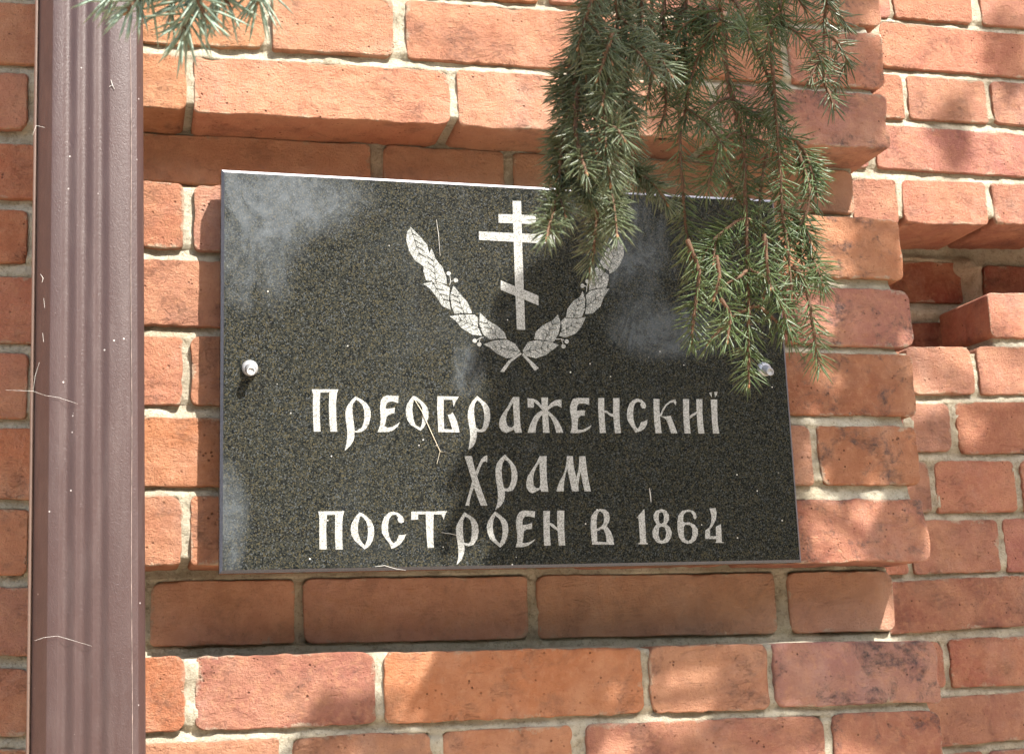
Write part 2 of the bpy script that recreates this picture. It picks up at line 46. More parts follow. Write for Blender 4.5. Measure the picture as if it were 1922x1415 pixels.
RIGHT_WALL=[(0.26,[(798.1,2626.8,2717.8,899.9,2628.5,2718.8),(908.2,2628.7,2718.9,1037.0,2630.9,2720.3),(1043.0,2631.0,2720.4,1170.4,2633.2,2721.7),(1186.4,2633.5,2721.9,1318.6,2635.8,2723.3),(1328.8,2635.9,2723.4,1464.0,2638.3,2724.8)]),(0.26,[(760.3,2547.2,2631.3,1004.7,2552.5,2626.3),(1014.8,2552.7,2626.1,1285.8,2558.6,2620.6),(1297.6,2558.9,2620.3,1545.9,2564.3,2615.3)]),(0.26,[(785.9,2474.5,2540.2,898.0,2476.2,2541.6),(906.2,2476.3,2541.8,1044.9,2478.4,2543.6),(1051.6,2478.5,2543.7,1179.3,2480.5,2545.3),(1188.0,2480.6,2545.5,1319.5,2482.6,2547.2),(1330.4,2482.8,2547.3,1467.8,2484.9,2549.1)]),(0.26,[(733.8,2399.6,2466.6,981.2,2401.3,2467.0),(992.8,2401.4,2467.0,1255.1,2403.3,2467.5),(1265.8,2403.3,2467.6,1521.5,2405.1,2468.0)]),(0.26,[(766.2,2310.9,2381.6,940.7,2318.5,2385.2),(948.8,2318.9,2385.4,1019.5,2322.0,2386.8),(1027.0,2322.3,2387.0,1161.0,2328.2,2389.7),(1170.5,2328.6,2389.9,1299.0,2334.2,2392.5),(1309.8,2334.6,2392.8,1445.2,2340.5,2395.5)]),(0.26,[(784.2,2251.8,2301.4,974.0,2246.8,2307.1)]),(0.26,[(777.9,2163.9,2224.2,926.0,2164.2,2225.8),(934.0,2164.3,2225.9,988.6,2164.4,2226.5),(1145.0,2164.7,2228.1,1311.8,2165.0,2229.9),(1322.4,2165.0,2230.0,1474.3,2165.3,2231.6)]),(0.26,[(786.7,2078.8,2141.3,998.2,2081.7,2147.2),(1010.3,2081.9,2147.5,1109.7,2083.3,2150.2),(1119.7,2083.4,2150.5,1257.5,2085.4,2154.3),(1267.9,2085.5,2154.6,1417.0,2087.6,2158.7)]),(0.26,[(818.7,2005.0,2064.3,998.1,2003.9,2069.1),(1007.7,2003.9,2069.3,1067.6,2003.5,2070.9),(1077.5,2003.4,2071.2,1298.5,2002.1,2077.0),(1309.0,2002.0,2077.3,1422.3,2001.3,2080.3)]),(0.26,[(789.7,1923.1,1988.7,896.0,1922.8,1989.9),(905.3,1922.8,1990.0,1027.3,1922.4,1991.5),(1036.1,1922.4,1991.6,1158.6,1922.0,1993.0),(1167.7,1921.9,1993.1,1295.7,1921.6,1994.7),(1306.1,1921.5,1994.8,1436.3,1921.1,1996.3)]),(0.26,[(783.3,1842.2,1909.7,865.8,1842.3,1910.6),(873.4,1842.3,1910.7,983.2,1842.4,1912.0),(992.6,1842.4,1912.1,1122.5,1842.6,1913.5),(1131.5,1842.6,1913.6,1259.0,1842.8,1915.1),(1269.2,1842.8,1915.2,1397.3,1842.9,1916.6)]),(0.26,[(777.0,1762.6,1829.8,927.2,1765.7,1832.7),(936.4,1765.9,1832.9,1182.2,1771.0,1837.5),(1194.6,1771.3,1837.7,1403.8,1775.6,1841.7)]),(0.26,[(756.9,1699.2,1751.8,889.7,1697.7,1753.7),(898.8,1697.6,1753.8,1022.5,1696.1,1755.5),(1030.4,1696.1,1755.7,1254.6,1693.5,1758.8),(1264.6,1693.4,1759.0,1382.2,1692.1,1760.6)]),(0.26,[(758.0,1615.8,1680.2,875.2,1619.1,1682.0),(884.2,1619.4,1682.1,1150.9,1626.9,1686.1),(1161.4,1627.2,1686.3,1295.4,1631.0,1688.3)]),(0.26,[(759.4,1541.5,1608.7,943.2,1548.8,1611.6),(950.8,1549.1,1611.7,1066.4,1553.7,1613.5),(1075.9,1554.1,1613.7,1194.3,1558.8,1615.5)])]
NICHE_BACK=[(0.385,[(1009.5,2244.8,2308.4,1191.5,2247.6,2308.2),(1231.4,2248.3,2308.1,1370.8,2250.4,2307.9)]),(0.385,[(983.3,2144.6,2213.3,1152.9,2147.9,2216.7),(1164.5,2148.1,2216.9,1349.0,2151.6,2220.6)])]
LEFT_WALL=[(0.117,[(-324.8,2474.2,2545.7,-209.0,2480.9,2553.3),(-201.5,2481.4,2553.8,-120.5,2486.1,2559.1),(-112.8,2486.5,2559.6,-37.2,2491.0,2564.6)]),(0.117,[(-284.3,2395.9,2466.2,-162.7,2401.2,2472.4),(-155.1,2401.5,2472.8,-41.1,2406.5,2478.6)]),(0.117,[(-316.0,2321.9,2385.3,-202.3,2325.3,2389.5),(-194.9,2325.6,2389.7,-115.5,2328.0,2392.6),(-107.9,2328.2,2392.9,-33.8,2330.5,2395.6)]),(0.117,[(-276.4,2247.3,2308.0,-157.0,2249.3,2310.6),(-149.5,2249.4,2310.8,-37.7,2251.3,2313.2)]),(0.117,[(-307.8,2178.6,2236.4,-196.1,2179.1,2237.4),(-188.9,2179.1,2237.4,-110.9,2179.5,2238.1),(-103.4,2179.5,2238.2,-30.7,2179.8,2238.8)]),(0.117,[(-268.7,2094.8,2165.0,-151.5,2093.5,2164.5),(-144.2,2093.4,2164.4,-34.5,2092.2,2164.0)]),(0.117,[(-299.0,2017.8,2085.2,-189.5,2015.1,2083.2),(-182.3,2014.9,2083.0,-105.9,2013.0,2081.6),(-98.6,2012.8,2081.4,-27.4,2011.0,2080.1)]),(0.117,[(-260.6,1935.9,2007.5,-145.6,1931.3,2003.7),(-138.4,1931.0,2003.5,-31.0,1926.8,1999.9)]),(0.117,[(-290.3,1862.5,1928.2,-182.8,1856.8,1923.1),(-175.8,1856.4,1922.8,-101.0,1852.4,1919.2),(-93.8,1852.0,1918.9,-24.0,1848.3,1915.6)]),(0.117,[(-252.5,1783.0,1849.6,-139.8,1775.4,1842.6),(-132.8,1774.9,1842.2,-27.6,1767.8,1835.7)]),(0.117,[(-281.6,1709.0,1774.0,-176.3,1700.5,1766.1),(-169.4,1699.9,1765.6,-96.1,1694.0,1760.0),(-89.0,1693.4,1759.5,-20.7,1687.9,1754.3)]),(0.117,[(-244.7,1633.2,1695.6,-134.2,1622.8,1685.8),(-127.3,1622.2,1685.1,-24.3,1612.5,1675.9)])]
NICHE=(0.9648,1.1442,2.1539,2.2320,2.3212)
PIPE=[(-0.0969, 2.3808), (0.0022, 2.3902), (-0.0848, 1.6875), (0.0163, 1.6822)]
TW_A=[[(0.3805,-0.62,2.2609),(0.4204,-0.5,2.277),(0.4333,-0.46,2.2461),(0.4397,-0.45,2.2247),(0.4395,-0.45,2.198),(0.4431,-0.45,2.1674),(0.4482,-0.45,2.1459),(0.4489,-0.45,2.12),(0.4474,-0.45,2.0772),(0.4462,-0.45,2.0434),(0.4439,-0.45,2.0018),(0.4464,-0.44,1.9755),(0.4442,-0.44,1.946)],[(0.4398,-0.45,2.2327),(0.4521,-0.45,2.228),(0.4617,-0.46,2.2064),(0.4691,-0.46,2.1871),(0.4723,-0.46,2.1698),(0.4737,-0.46,2.1546)],[(0.4712,-0.47,2.2717),(0.4699,-0.47,2.2446),(0.4684,-0.47,2.209),(0.4691,-0.47,2.1784),(0.4687,-0.47,2.1567),(0.4688,-0.47,2.1309),(0.4686,-0.47,2.1011),(0.4675,-0.47,2.0716),(0.4698,-0.47,2.0468),(0.4702,-0.47,2.0097)],[(0.4502,-0.45,2.1365),(0.4364,-0.46,2.1369),(0.4198,-0.47,2.1172),(0.4121,-0.47,2.1),(0.4072,-0.47,2.0843)],[(0.4512,-0.45,2.1383),(0.4708,-0.43,2.1455),(0.4892,-0.42,2.1447),(0.5027,-0.42,2.1388)],[(0.4502,-0.45,2.1614),(0.4675,-0.44,2.1622),(0.4831,-0.43,2.1561)],[(0.4696,-0.47,2.1301),(0.4821,-0.47,2.1309),(0.4909,-0.47,2.1195),(0.4953,-0.47,2.1027),(0.4982,-0.47,2.0858)],[(0.448,-0.45,2.0729),(0.4381,-0.45,2.0691),(0.4242,-0.45,2.0584),(0.4147,-0.45,2.0462),(0.409,-0.45,2.0377)],[(0.4479,-0.45,2.0721),(0.465,-0.44,2.0727),(0.4806,-0.43,2.068),(0.4865,-0.43,2.0574)],[(0.4684,-0.47,2.0717),(0.4843,-0.46,2.0715),(0.4908,-0.46,2.0591),(0.4929,-0.46,2.0424)],[(0.4071,-0.43,2.2042),(0.4066,-0.43,2.1686),(0.4055,-0.43,2.1247),(0.4058,-0.43,2.0816),(0.4074,-0.43,2.0519),(0.4093,-0.43,2.0351)],[(0.3938,-0.46,2.0506),(0.4009,-0.46,2.0304),(0.4005,-0.46,2.0181),(0.3962,-0.46,1.9978),(0.3921,-0.46,1.9736)],[(0.4438,-0.45,2.001),(0.4337,-0.45,1.9982),(0.419,-0.45,1.9847),(0.4097,-0.45,1.9743)],[(0.444,-0.45,2.0026),(0.4515,-0.45,2.0041),(0.463,-0.45,1.9958),(0.4731,-0.45,1.9853),(0.479,-0.45,1.9772)],[(0.4458,-0.45,2.0329),(0.4346,-0.46,2.0243),(0.4234,-0.46,2.0182),(0.413,-0.46,2.0092)],[(0.4458,-0.45,2.0329),(0.4499,-0.46,2.0261),(0.4602,-0.46,2.0203),(0.4663,-0.46,2.0143)],[(0.4719,-0.47,2.0303),(0.4795,-0.47,2.0224),(0.4838,-0.47,2.0061),(0.4856,-0.47,1.9817),(0.4919,-0.46,1.9658),(0.4936,-0.46,1.9549)],[(0.484,-0.46,2.042),(0.4995,-0.45,2.035),(0.5125,-0.44,2.0213)],[(0.4419,-0.45,2.1695),(0.4273,-0.46,2.1621),(0.4111,-0.47,2.1462),(0.4046,-0.47,2.133)],[(0.4436,-0.45,2.1674),(0.4587,-0.44,2.166),(0.4696,-0.44,2.1601)],[(0.4855,-0.47,2.1192),(0.4919,-0.47,2.0897),(0.4856,-0.47,2.0683),(0.4783,-0.47,2.0596)],[(0.399,-0.5,1.9954),(0.4055,-0.5,1.984),(0.402,-0.5,1.9646)],[(0.4491,-0.42,2.131),(0.4492,-0.42,2.1134),(0.4579,-0.42,2.0962)],[(0.474,-0.44,2.1296),(0.4677,-0.44,2.1074),(0.4638,-0.44,2.0855)],[(0.4418,-0.49,2.0476),(0.442,-0.49,2.0234),(0.4429,-0.49,2.0074)],[(0.4029,-0.49,2.0298),(0.4038,-0.49,2.014),(0.3986,-0.49,1.998)],[(0.469,-0.5,2.2559),(0.4801,-0.5,2.2308),(0.486,-0.5,2.2227)],[(0.4388,-0.5,2.2615),(0.4452,-0.5,2.2318),(0.4471,-0.5,2.2126)],[(0.4642,-0.5,2.251),(0.4643,-0.5,2.2207),(0.4648,-0.5,2.2057)]]
TW_B=[[(0.276,-0.68,2.236),(0.292,-0.62,2.205),(0.2956,-0.6,2.164),(0.2959,-0.6,2.1493),(0.2879,-0.61,2.1186),(0.2838,-0.61,2.1011)],[(0.2919,-0.59,2.214),(0.2913,-0.58,2.1735),(0.2875,-0.58,2.1506),(0.2814,-0.58,2.124),(0.276,-0.58,2.1089)],[(0.2921,-0.56,2.2068),(0.2923,-0.56,2.1719),(0.2853,-0.56,2.1445),(0.2767,-0.56,2.1211),(0.27,-0.56,2.0945),(0.2651,-0.56,2.0684)],[(0.3151,-0.57,2.2039),(0.3125,-0.57,2.1574),(0.3033,-0.58,2.122),(0.2972,-0.59,2.0953)],[(0.2866,-0.6,2.1084),(0.2798,-0.61,2.0789),(0.2759,-0.62,2.0566)],[(0.2702,-0.59,2.1078),(0.2637,-0.6,2.0747),(0.2629,-0.61,2.0534),(0.2627,-0.62,2.0374)],[(0.2665,-0.57,2.0866),(0.2592,-0.58,2.0571),(0.258,-0.58,2.0446)],[(0.2637,-0.57,2.0647),(0.2586,-0.58,2.0429),(0.2513,-0.59,2.0268)],[(0.2526,-0.59,2.0321),(0.2451,-0.6,2.0146),(0.2387,-0.61,1.9983)],[(0.2819,-0.58,2.0621),(0.2819,-0.58,2.0406),(0.2819,-0.58,2.0264),(0.2801,-0.58,2.0122),(0.2785,-0.58,2.0016),(0.2758,-0.58,1.99)],[(0.2976,-0.56,2.0593),(0.2948,-0.56,2.0409),(0.2869,-0.57,2.0228)],[(0.3265,-0.53,2.1181),(0.3268,-0.53,2.0948),(0.328,-0.53,2.0756),(0.3296,-0.53,2.0642)],[(0.3066,-0.55,2.0934),(0.3092,-0.55,2.071),(0.3044,-0.55,2.0521)],[(0.2824,-0.59,2.1015),(0.2806,-0.59,2.0798),(0.2775,-0.59,2.0617)],[(0.3207,-0.58,2.1993),(0.3203,-0.58,2.161),(0.3151,-0.58,2.1342)],[(0.2746,-0.57,2.1428),(0.2699,-0.57,2.12),(0.2623,-0.58,2.1006)],[(0.2844,-0.62,2.1316),(0.2782,-0.62,2.1133),(0.2723,-0.62,2.0987)],[(0.317,-0.56,2.1394),(0.3138,-0.56,2.1163),(0.3164,-0.56,2.0958)],[(0.2756,-0.58,2.0797),(0.2694,-0.58,2.0613),(0.2669,-0.58,2.0469)],[(0.2829,-0.61,2.1725),(0.271,-0.61,2.1459),(0.2646,-0.61,2.1238)],[(0.2797,-0.56,2.1063),(0.2676,-0.56,2.0833),(0.2615,-0.56,2.0682)],[(0.2813,-0.58,2.1575),(0.2756,-0.58,2.1309),(0.2677,-0.58,2.1009),(0.264,-0.58,2.0826)],[(0.2946,-0.58,2.0629),(0.293,-0.58,2.0466),(0.2901,-0.58,2.0322)]]
TW_C=[[(0.3603,-0.54,2.2818),(0.3643,-0.52,2.2349),(0.3609,-0.52,2.1932),(0.3591,-0.52,2.1565),(0.3585,-0.52,2.1284),(0.3535,-0.52,2.1121)],[(0.3631,-0.5,2.2451),(0.3593,-0.5,2.2026),(0.3547,-0.5,2.1731)],[(0.3829,-0.52,2.2536),(0.3793,-0.52,2.2114),(0.3756,-0.52,2.1741),(0.374,-0.52,2.1496)],[(0.3751,-0.52,2.1659),(0.3752,-0.52,2.1376),(0.3711,-0.52,2.1173)],[(0.3852,-0.54,2.2266),(0.3834,-0.54,2.1898),(0.387,-0.54,2.1659)],[(0.3598,-0.52,2.1687),(0.3499,-0.52,2.1517),(0.3447,-0.52,2.1313)],[(0.3778,-0.52,2.2071),(0.3682,-0.52,2.1857),(0.364,-0.52,2.165)],[(0.3872,-0.56,2.1765),(0.3833,-0.55,2.173),(0.3764,-0.54,2.1571),(0.369,-0.54,2.1367)],[(0.3858,-0.56,2.1843),(0.3824,-0.55,2.1889),(0.3743,-0.54,2.1849)],[(0.3623,-0.52,2.2016),(0.3519,-0.52,2.1842),(0.3413,-0.52,2.1752)],[(0.3909,-0.56,2.2008),(0.397,-0.57,2.1805),(0.3948,-0.58,2.16)]]
TW_D=[[(0.5059,-0.52,2.3374),(0.5189,-0.48,2.2895),(0.5252,-0.46,2.2548),(0.5266,-0.45,2.2277),(0.5234,-0.45,2.1912),(0.5273,-0.45,2.178),(0.5301,-0.45,2.168)],[(0.527,-0.45,2.2323),(0.538,-0.45,2.2242),(0.5518,-0.44,2.2133)],[(0.5248,-0.46,2.2502),(0.5416,-0.45,2.2474),(0.5479,-0.45,2.2388)],[(0.5254,-0.45,2.214),(0.5164,-0.45,2.2019),(0.5108,-0.45,2.1902)]]
TW_E=[[(0.0153,-0.76,2.1218),(0.009,-0.72,2.1037),(0.0042,-0.7,2.093),(-0.002,-0.7,2.086),(-0.0066,-0.7,2.0797)],[(0.0339,-0.74,2.1156),(0.0335,-0.71,2.1027),(0.0276,-0.7,2.0917),(0.0235,-0.7,2.0783),(0.0207,-0.7,2.0687)],[(0.0651,-0.74,2.1279),(0.0613,-0.7,2.1107),(0.0597,-0.7,2.099),(0.0591,-0.7,2.0917)],[(0.0291,-0.69,2.1065),(0.0204,-0.69,2.0972),(0.0146,-0.69,2.0877)],[(0.0356,-0.7,2.1051),(0.0403,-0.7,2.095),(0.0449,-0.7,2.0862)],[(0.0093,-0.7,2.1113),(-0.0051,-0.7,2.098),(-0.0146,-0.7,2.0895)],[(0.0264,-0.71,2.0931),(0.0291,-0.71,2.0817),(0.0326,-0.71,2.0744)]]
SHADOWS=[(0.549,0.0,1.99,1.05,268,0.75),(0.48,0.0,1.939,0.95,255,0.6),(0.654,0.0,1.944,1.1,265,0.5),(0.511,0.0,2.013,0.9,250,0.5),(0.546,0.0,2.049,0.85,262,1.0),(0.49,0.0,1.973,0.75,262,1.0),(0.452,0.0,1.916,0.7,255,0.9),(0.421,0.0,1.861,0.68,262,0.8),(0.512,0.0,1.933,0.8,262,0.75),(0.624,0.0,1.962,0.9,262,0.62),(0.637,0.0,1.887,0.85,262,0.5),(0.611,0.0,2.134,1.1,250,0.8),(0.657,0.0,2.075,1.0,255,0.45),(0.37,0.0,1.729,0.64,262,0.6),(0.391,0.0,1.702,0.68,262,0.5),(0.594,0.0,1.893,0.95,262,0.5),(0.584,0.0,2.014,1.0,268,0.6),(0.654,0.0,1.869,1.0,255,0.5),(0.805,0.0,2.115,0.8,266,0.28),(0.83,0.0,2.192,0.8,262,0.22),(0.811,0.0,2.035,0.8,255,0.34),(0.764,0.0,1.962,0.8,262,0.25),(0.821,0.0,1.867,0.7,262,0.28),(0.725,0.0,1.743,0.8,255,0.3),(0.616,0.0,1.693,0.8,255,0.2),(0.811,0.0,1.712,1.0,262,0.45),(0.704,0.0,2.418,1.1,262,0.7),(0.808,0.0,2.353,1.1,262,0.45),(0.776,0.0,2.465,1.2,262,0.6),(0.639,0.0,2.348,1.1,262,0.5),(1.222,0.26,2.6,1.5,262,0.3),(1.119,0.26,2.461,1.5,262,0.25),(1.159,0.26,2.017,1.3,262,0.28),(1.091,0.26,1.859,1.2,262,0.9),(1.131,0.26,1.788,1.3,262,1.0),(1.047,0.26,1.756,1.1,262,0.6),(1.041,0.26,1.909,1.1,262,0.4),(1.072,0.26,1.627,1.2,262,0.4),(0.284,-0.59,2.135,0.45,262,0.42),(0.354,-0.54,2.175,0.45,262,0.5),(0.443,-0.45,2.203,0.45,262,0.5),(0.408,-0.45,2.143,0.5,262,0.35)]

# ================= helpers =================
RND=random.Random(7)
def link(name,me,parent=None,mat=None,label=None,cat=None,group=None,kind=None):
    o=bpy.data.objects.new(name,me); COL.objects.link(o)
    if parent is not None: o.parent=parent
    if mat is not None and me is not None and not me.materials: me.materials.append(mat)
    for k,v in (('label',label),('category',cat),('group',group),('kind',kind)):
        if v: o[k]=v
    return o
def mesh(name,V,Fc,smooth=True):
    me=bpy.data.meshes.new(name); me.from_pydata([tuple(v) for v in V],[],Fc)
    if smooth: me.polygons.foreach_set('use_smooth',[True]*len(me.polygons))
    me.update(); return me
def mesh_np(name,V,Fq=None,Ft=None,smooth=True):
    V=np.asarray(V,np.float32); me=bpy.data.meshes.new(name)
    nq=0 if Fq is None else len(Fq); ntr=0 if Ft is None else len(Ft)
    loops=[]; 
    if nq: loops.append(np.asarray(Fq,np.int32).ravel())
    if ntr: loops.append(np.asarray(Ft,np.int32).ravel())
    lv=np.concatenate(loops)
    me.vertices.add(len(V)); me.vertices.foreach_set('co',V.ravel())
    me.loops.add(len(lv)); me.loops.foreach_set('vertex_index',lv)
    me.polygons.add(nq+ntr)
    st=np.concatenate([np.arange(nq)*4,nq*4+np.arange(ntr)*3]).astype(np.int32)
    me.polygons.foreach_set('loop_start',st)
    if smooth: me.polygons.foreach_set('use_smooth',np.ones(nq+ntr,bool))
    me.update(calc_edges=True); return me
def _h(ix,iy,iz,s):
    n=(ix.astype(np.int64)*374761393+iy.astype(np.int64)*668265263+iz.astype(np.int64)*2147483647+s*1274126177)&0xffffffff
    n=((n^(n>>13))*1274126177)&0xffffffff; n=n^(n>>16)
    return (n&0xffffff)/float(0xffffff)*2-1
def vnoise(x,y,z,s=0):
    x=np.asarray(x,float);y=np.asarray(y,float)+0*x;z=np.asarray(z,float)+0*x
    ix,iy,iz=np.floor(x),np.floor(y),np.floor(z); fx,fy,fz=x-ix,y-iy,z-iz
    fx,fy,fz=[f*f*(3-2*f) for f in (fx,fy,fz)]
    ix,iy,iz=[a.astype(np.int64) for a in (ix,iy,iz)]
    r=0
    for a in (0,1):
        for b in (0,1):
            for c in (0,1):
                r=r+_h(ix+a,iy+b,iz+c,s)*np.where(a,fx,1-fx)*np.where(b,fy,1-fy)*np.where(c,fz,1-fz)
    return r
def fbm(x,y,z,s=0,o=3):
    r=0;a=1.;f=1.
    for k in range(o): r=r+a*vnoise(x*f,y*f,z*f,s+k*17); a*=.5; f*=2.1
    return r
# ================= materials =================
def mat(name):
    m=bpy.data.materials.new(name); m.use_nodes=True; t=m.node_tree
    return m,t,t.nodes,t.links,t.nodes['Principled BSDF']
class N:
    def __init__(s,t): s.t=t
    def new(s,ty,**k):
        n=s.t.nodes.new(ty)
        for a,b in k.items(): setattr(n,a,b)
        return n
    def ln(s,a,b): s.t.links.new(a,b)
    def noise(s,vec,scale,detail=4,rough=.6,dist=0.):
        n=s.new('ShaderNodeTexNoise'); s.ln(vec,n.inputs['Vector']); n.inputs['Scale'].default_value=scale
        n.inputs['Detail'].default_value=detail; n.inputs['Roughness'].default_value=rough; n.inputs['Distortion'].default_value=dist
        return n.outputs['Fac']
    def map(s,vec,sc,loc=(0,0,0)):
        n=s.new('ShaderNodeMapping'); s.ln(vec,n.inputs['Vector']); n.inputs['Scale'].default_value=sc; n.inputs['Location'].default_value=loc
        return n.outputs[0]
    def ramp(s,f,a,b,lo=0.,hi=1.):
        n=s.new('ShaderNodeMapRange'); s.ln(f,n.inputs[0]); n.inputs[1].default_value=a; n.inputs[2].default_value=b
        n.inputs[3].default_value=lo; n.inputs[4].default_value=hi; n.clamp=True
        return n.outputs[0]
    def math(s,op,a,b=None):
        n=s.new('ShaderNodeMath',operation=op)
        for i,v in enumerate((a,b)):
            if v is None: continue
            if isinstance(v,(int,float)): n.inputs[i].default_value=v
            else: s.ln(v,n.inputs[i])
        return n.outputs[0]
    def mix(s,f,a,b,bt='MIX'):
        n=s.new('ShaderNodeMix',data_type='RGBA',blend_type=bt)
        for i,v in ((0,f),(6,a),(7,b)):
            if isinstance(v,(int,float)): n.inputs[i].default_value=v
            elif isinstance(v,tuple): n.inputs[i].default_value=(*v,1) if len(v)==3 else v
            else: s.ln(v,n.inputs[i])
        return n.outputs[2]
    def bump(s,h,dist,strength=1.,prev=None):
        n=s.new('ShaderNodeBump'); s.ln(h,n.inputs['Height']); n.inputs['Distance'].default_value=dist; n.inputs['Strength'].default_value=strength
        if prev is not None: s.ln(prev,n.inputs['Normal'])
        return n.outputs[0]
def pos(n): return n.new('ShaderNodeNewGeometry').outputs['Position']

def brick_material(name='fired_brick',crk_amt=1.):
    m,t,_,_,bs=mat(name); n=N(t)
    oi=n.new('ShaderNodeObjectInfo'); P0=pos(n)
    off=n.new('ShaderNodeVectorMath',operation='SCALE'); off.inputs[0].default_value=(3.1,7.7,5.3); n.ln(oi.outputs['Random'],off.inputs['Scale'])
    ad=n.new('ShaderNodeVectorMath',operation='ADD'); n.ln(P0,ad.inputs[0]); n.ln(off.outputs[0],ad.inputs[1]); P=ad.outputs[0]
    base=oi.outputs['Color']; soot=oi.outputs['Alpha']
    # broad tone: paler clay bloom and darker fired flashes
    n1=n.noise(P,14,4,.6); n2=n.noise(P,45,5,.65); n3=n.noise(P,150,4,.6)
    c=n.mix(n.ramp(n1,.40,.70,0,.6),base,(.56,.31,.185))
    c=n.mix(n.ramp(n2,.38,.62,.0,.34),c,n.mix(1.,base,(.62,.50,.46),'MULTIPLY'))
    c=n.mix(n.ramp(n3,.50,.74,0,.45),c,(.56,.29,.16))
    # thin lime bloom
    n4=n.noise(n.map(P,(1,1,.6),(4,2,9)),9,6,.7,.4)
    c=n.mix(n.ramp(n4,.55,.80,0,.38),c,(.58,.43,.35))
    # horizontal drag creases from moulding
    cr=n.noise(n.map(P,(44,44,120)),1,6,.7,1.3)
    crk=n.math('ABSOLUTE',n.math('SUBTRACT',cr,.5)); crk=n.ramp(crk,0,.010,1,0)
    gate=n.ramp(n.noise(P,26,2,.5),.56,.64,0,crk_amt); crk=n.math('MULTIPLY',crk,gate)
    pits=n.new('ShaderNodeTexVoronoi'); n.ln(P,pits.inputs['Vector']); pits.inputs['Scale'].default_value=165
    pit=n.ramp(pits.outputs['Distance'],.10,.26,1,0); pit=n.math('MULTIPLY',pit,n.ramp(n.noise(P,60,3,.6),.54,.64,0,crk_amt))
    # big soft scars
    big=n.ramp(n.noise(n.map(P,(24,24,60)),1,6,.7,.6),.60,.72,0,1)
    dark=n.mix(1.,base,(.22,.17,.16),'MULTIPLY')
    c=n.mix(n.math('MULTIPLY',crk,.40),c,dark)
    c=n.mix(n.math('MULTIPLY',pit,.8),c,dark)
    gr=n.noise(P,330,3,.7); c=n.mix(n.ramp(gr,.36,.30,0,.5),c,n.mix(1.,base,(.45,.38,.35),'MULTIPLY'))
    # soot and lichen stains
    s1=n.ramp(n.noise(P,26,6,.75,.5),.50,.62,0,1); s2=n.ramp(n.noise(P,120,4,.7),.42,.60,0,1)
    st=n.math('MULTIPLY',n.math('MULTIPLY',s1,n.math('ADD',n.math('MULTIPLY',s2,.7),.3)),soot)
    c=n.mix(st,c,(.085,.065,.062))
    ed=n.new('ShaderNodeAttribute',attribute_name='edge').outputs['Fac']
    em=n.math('SUBTRACT',n.math('ADD',n.math('MULTIPLY',n.noise(P,30,5,.72,.4),.040),n.math('MULTIPLY',n.noise(P,260,3,.7),.006)),ed)
    smear=n.ramp(em,.0225,.0265,0,.65); c=n.mix(smear,c,n.mix(n.noise(P,90,3,.6),(.52,.45,.34),(.38,.31,.22)))
    worn=n.math('MULTIPLY',n.ramp(ed,.0,.007,1,0),n.ramp(n.noise(P,70,4,.7),.42,.6)); c=n.mix(n.math('MULTIPLY',worn,.15),c,n.mix(1.,base,(.42,.33,.30),'MULTIPLY'))
    n.ln(c,bs.inputs['Base Color']); bs.inputs['Roughness'].default_value=.95; bs.inputs['Specular IOR Level'].default_value=.22
    sand=n.noise(P,360,5,.8); mid=n.noise(P,130,5,.7); str_=n.noise(n.map(P,(70,70,190)),1,5,.7,.8)
    h=n.math('ADD',n.math('MULTIPLY',sand,.0042),n.math('MULTIPLY',mid,.0036))
    h=n.math('ADD',h,n.math('MULTIPLY',str_,.0019)); h=n.math('ADD',h,n.math('MULTIPLY',smear,.0012))
    h=n.math('SUBTRACT',h,n.math('MULTIPLY',crk,.0030)); h=n.math('SUBTRACT',h,n.math('MULTIPLY',pit,.0030))
    h=n.math('SUBTRACT',h,n.math('MULTIPLY',big,.0026))
    n.ln(n.bump(h,1.0),bs.inputs['Normal'])
    return m
def mortar_material():
    m,t,_,_,bs=mat('lime_mortar'); n=N(t); P=pos(n)
    a=n.noise(P,30,5,.65); b=n.noise(P,260,4,.7); d=n.noise(P,8,4,.6)
    c=n.mix(n.ramp(a,.35,.65),(.54,.49,.38),(.40,.355,.265))
    c=n.mix(n.ramp(b,.52,.68,0,.6),c,(.17,.15,.11))
    c=n.mix(n.ramp(d,.50,.72,0,.55),c,(.27,.20,.11)); c=n.mix(n.ramp(n.noise(P,70,5,.7),.55,.68,0,.5),c,(.20,.16,.10))
    n.ln(c,bs.inputs['Base Color']); bs.inputs['Roughness'].default_value=.95; bs.inputs['Specular IOR Level'].default_value=.15
    h=n.math('ADD',n.math('MULTIPLY',n.noise(P,380,5,.8),.0034),n.math('MULTIPLY',n.noise(P,90,4,.65),.0040))
    n.ln(n.bump(h,1.0),bs.inputs['Normal'])
    return m
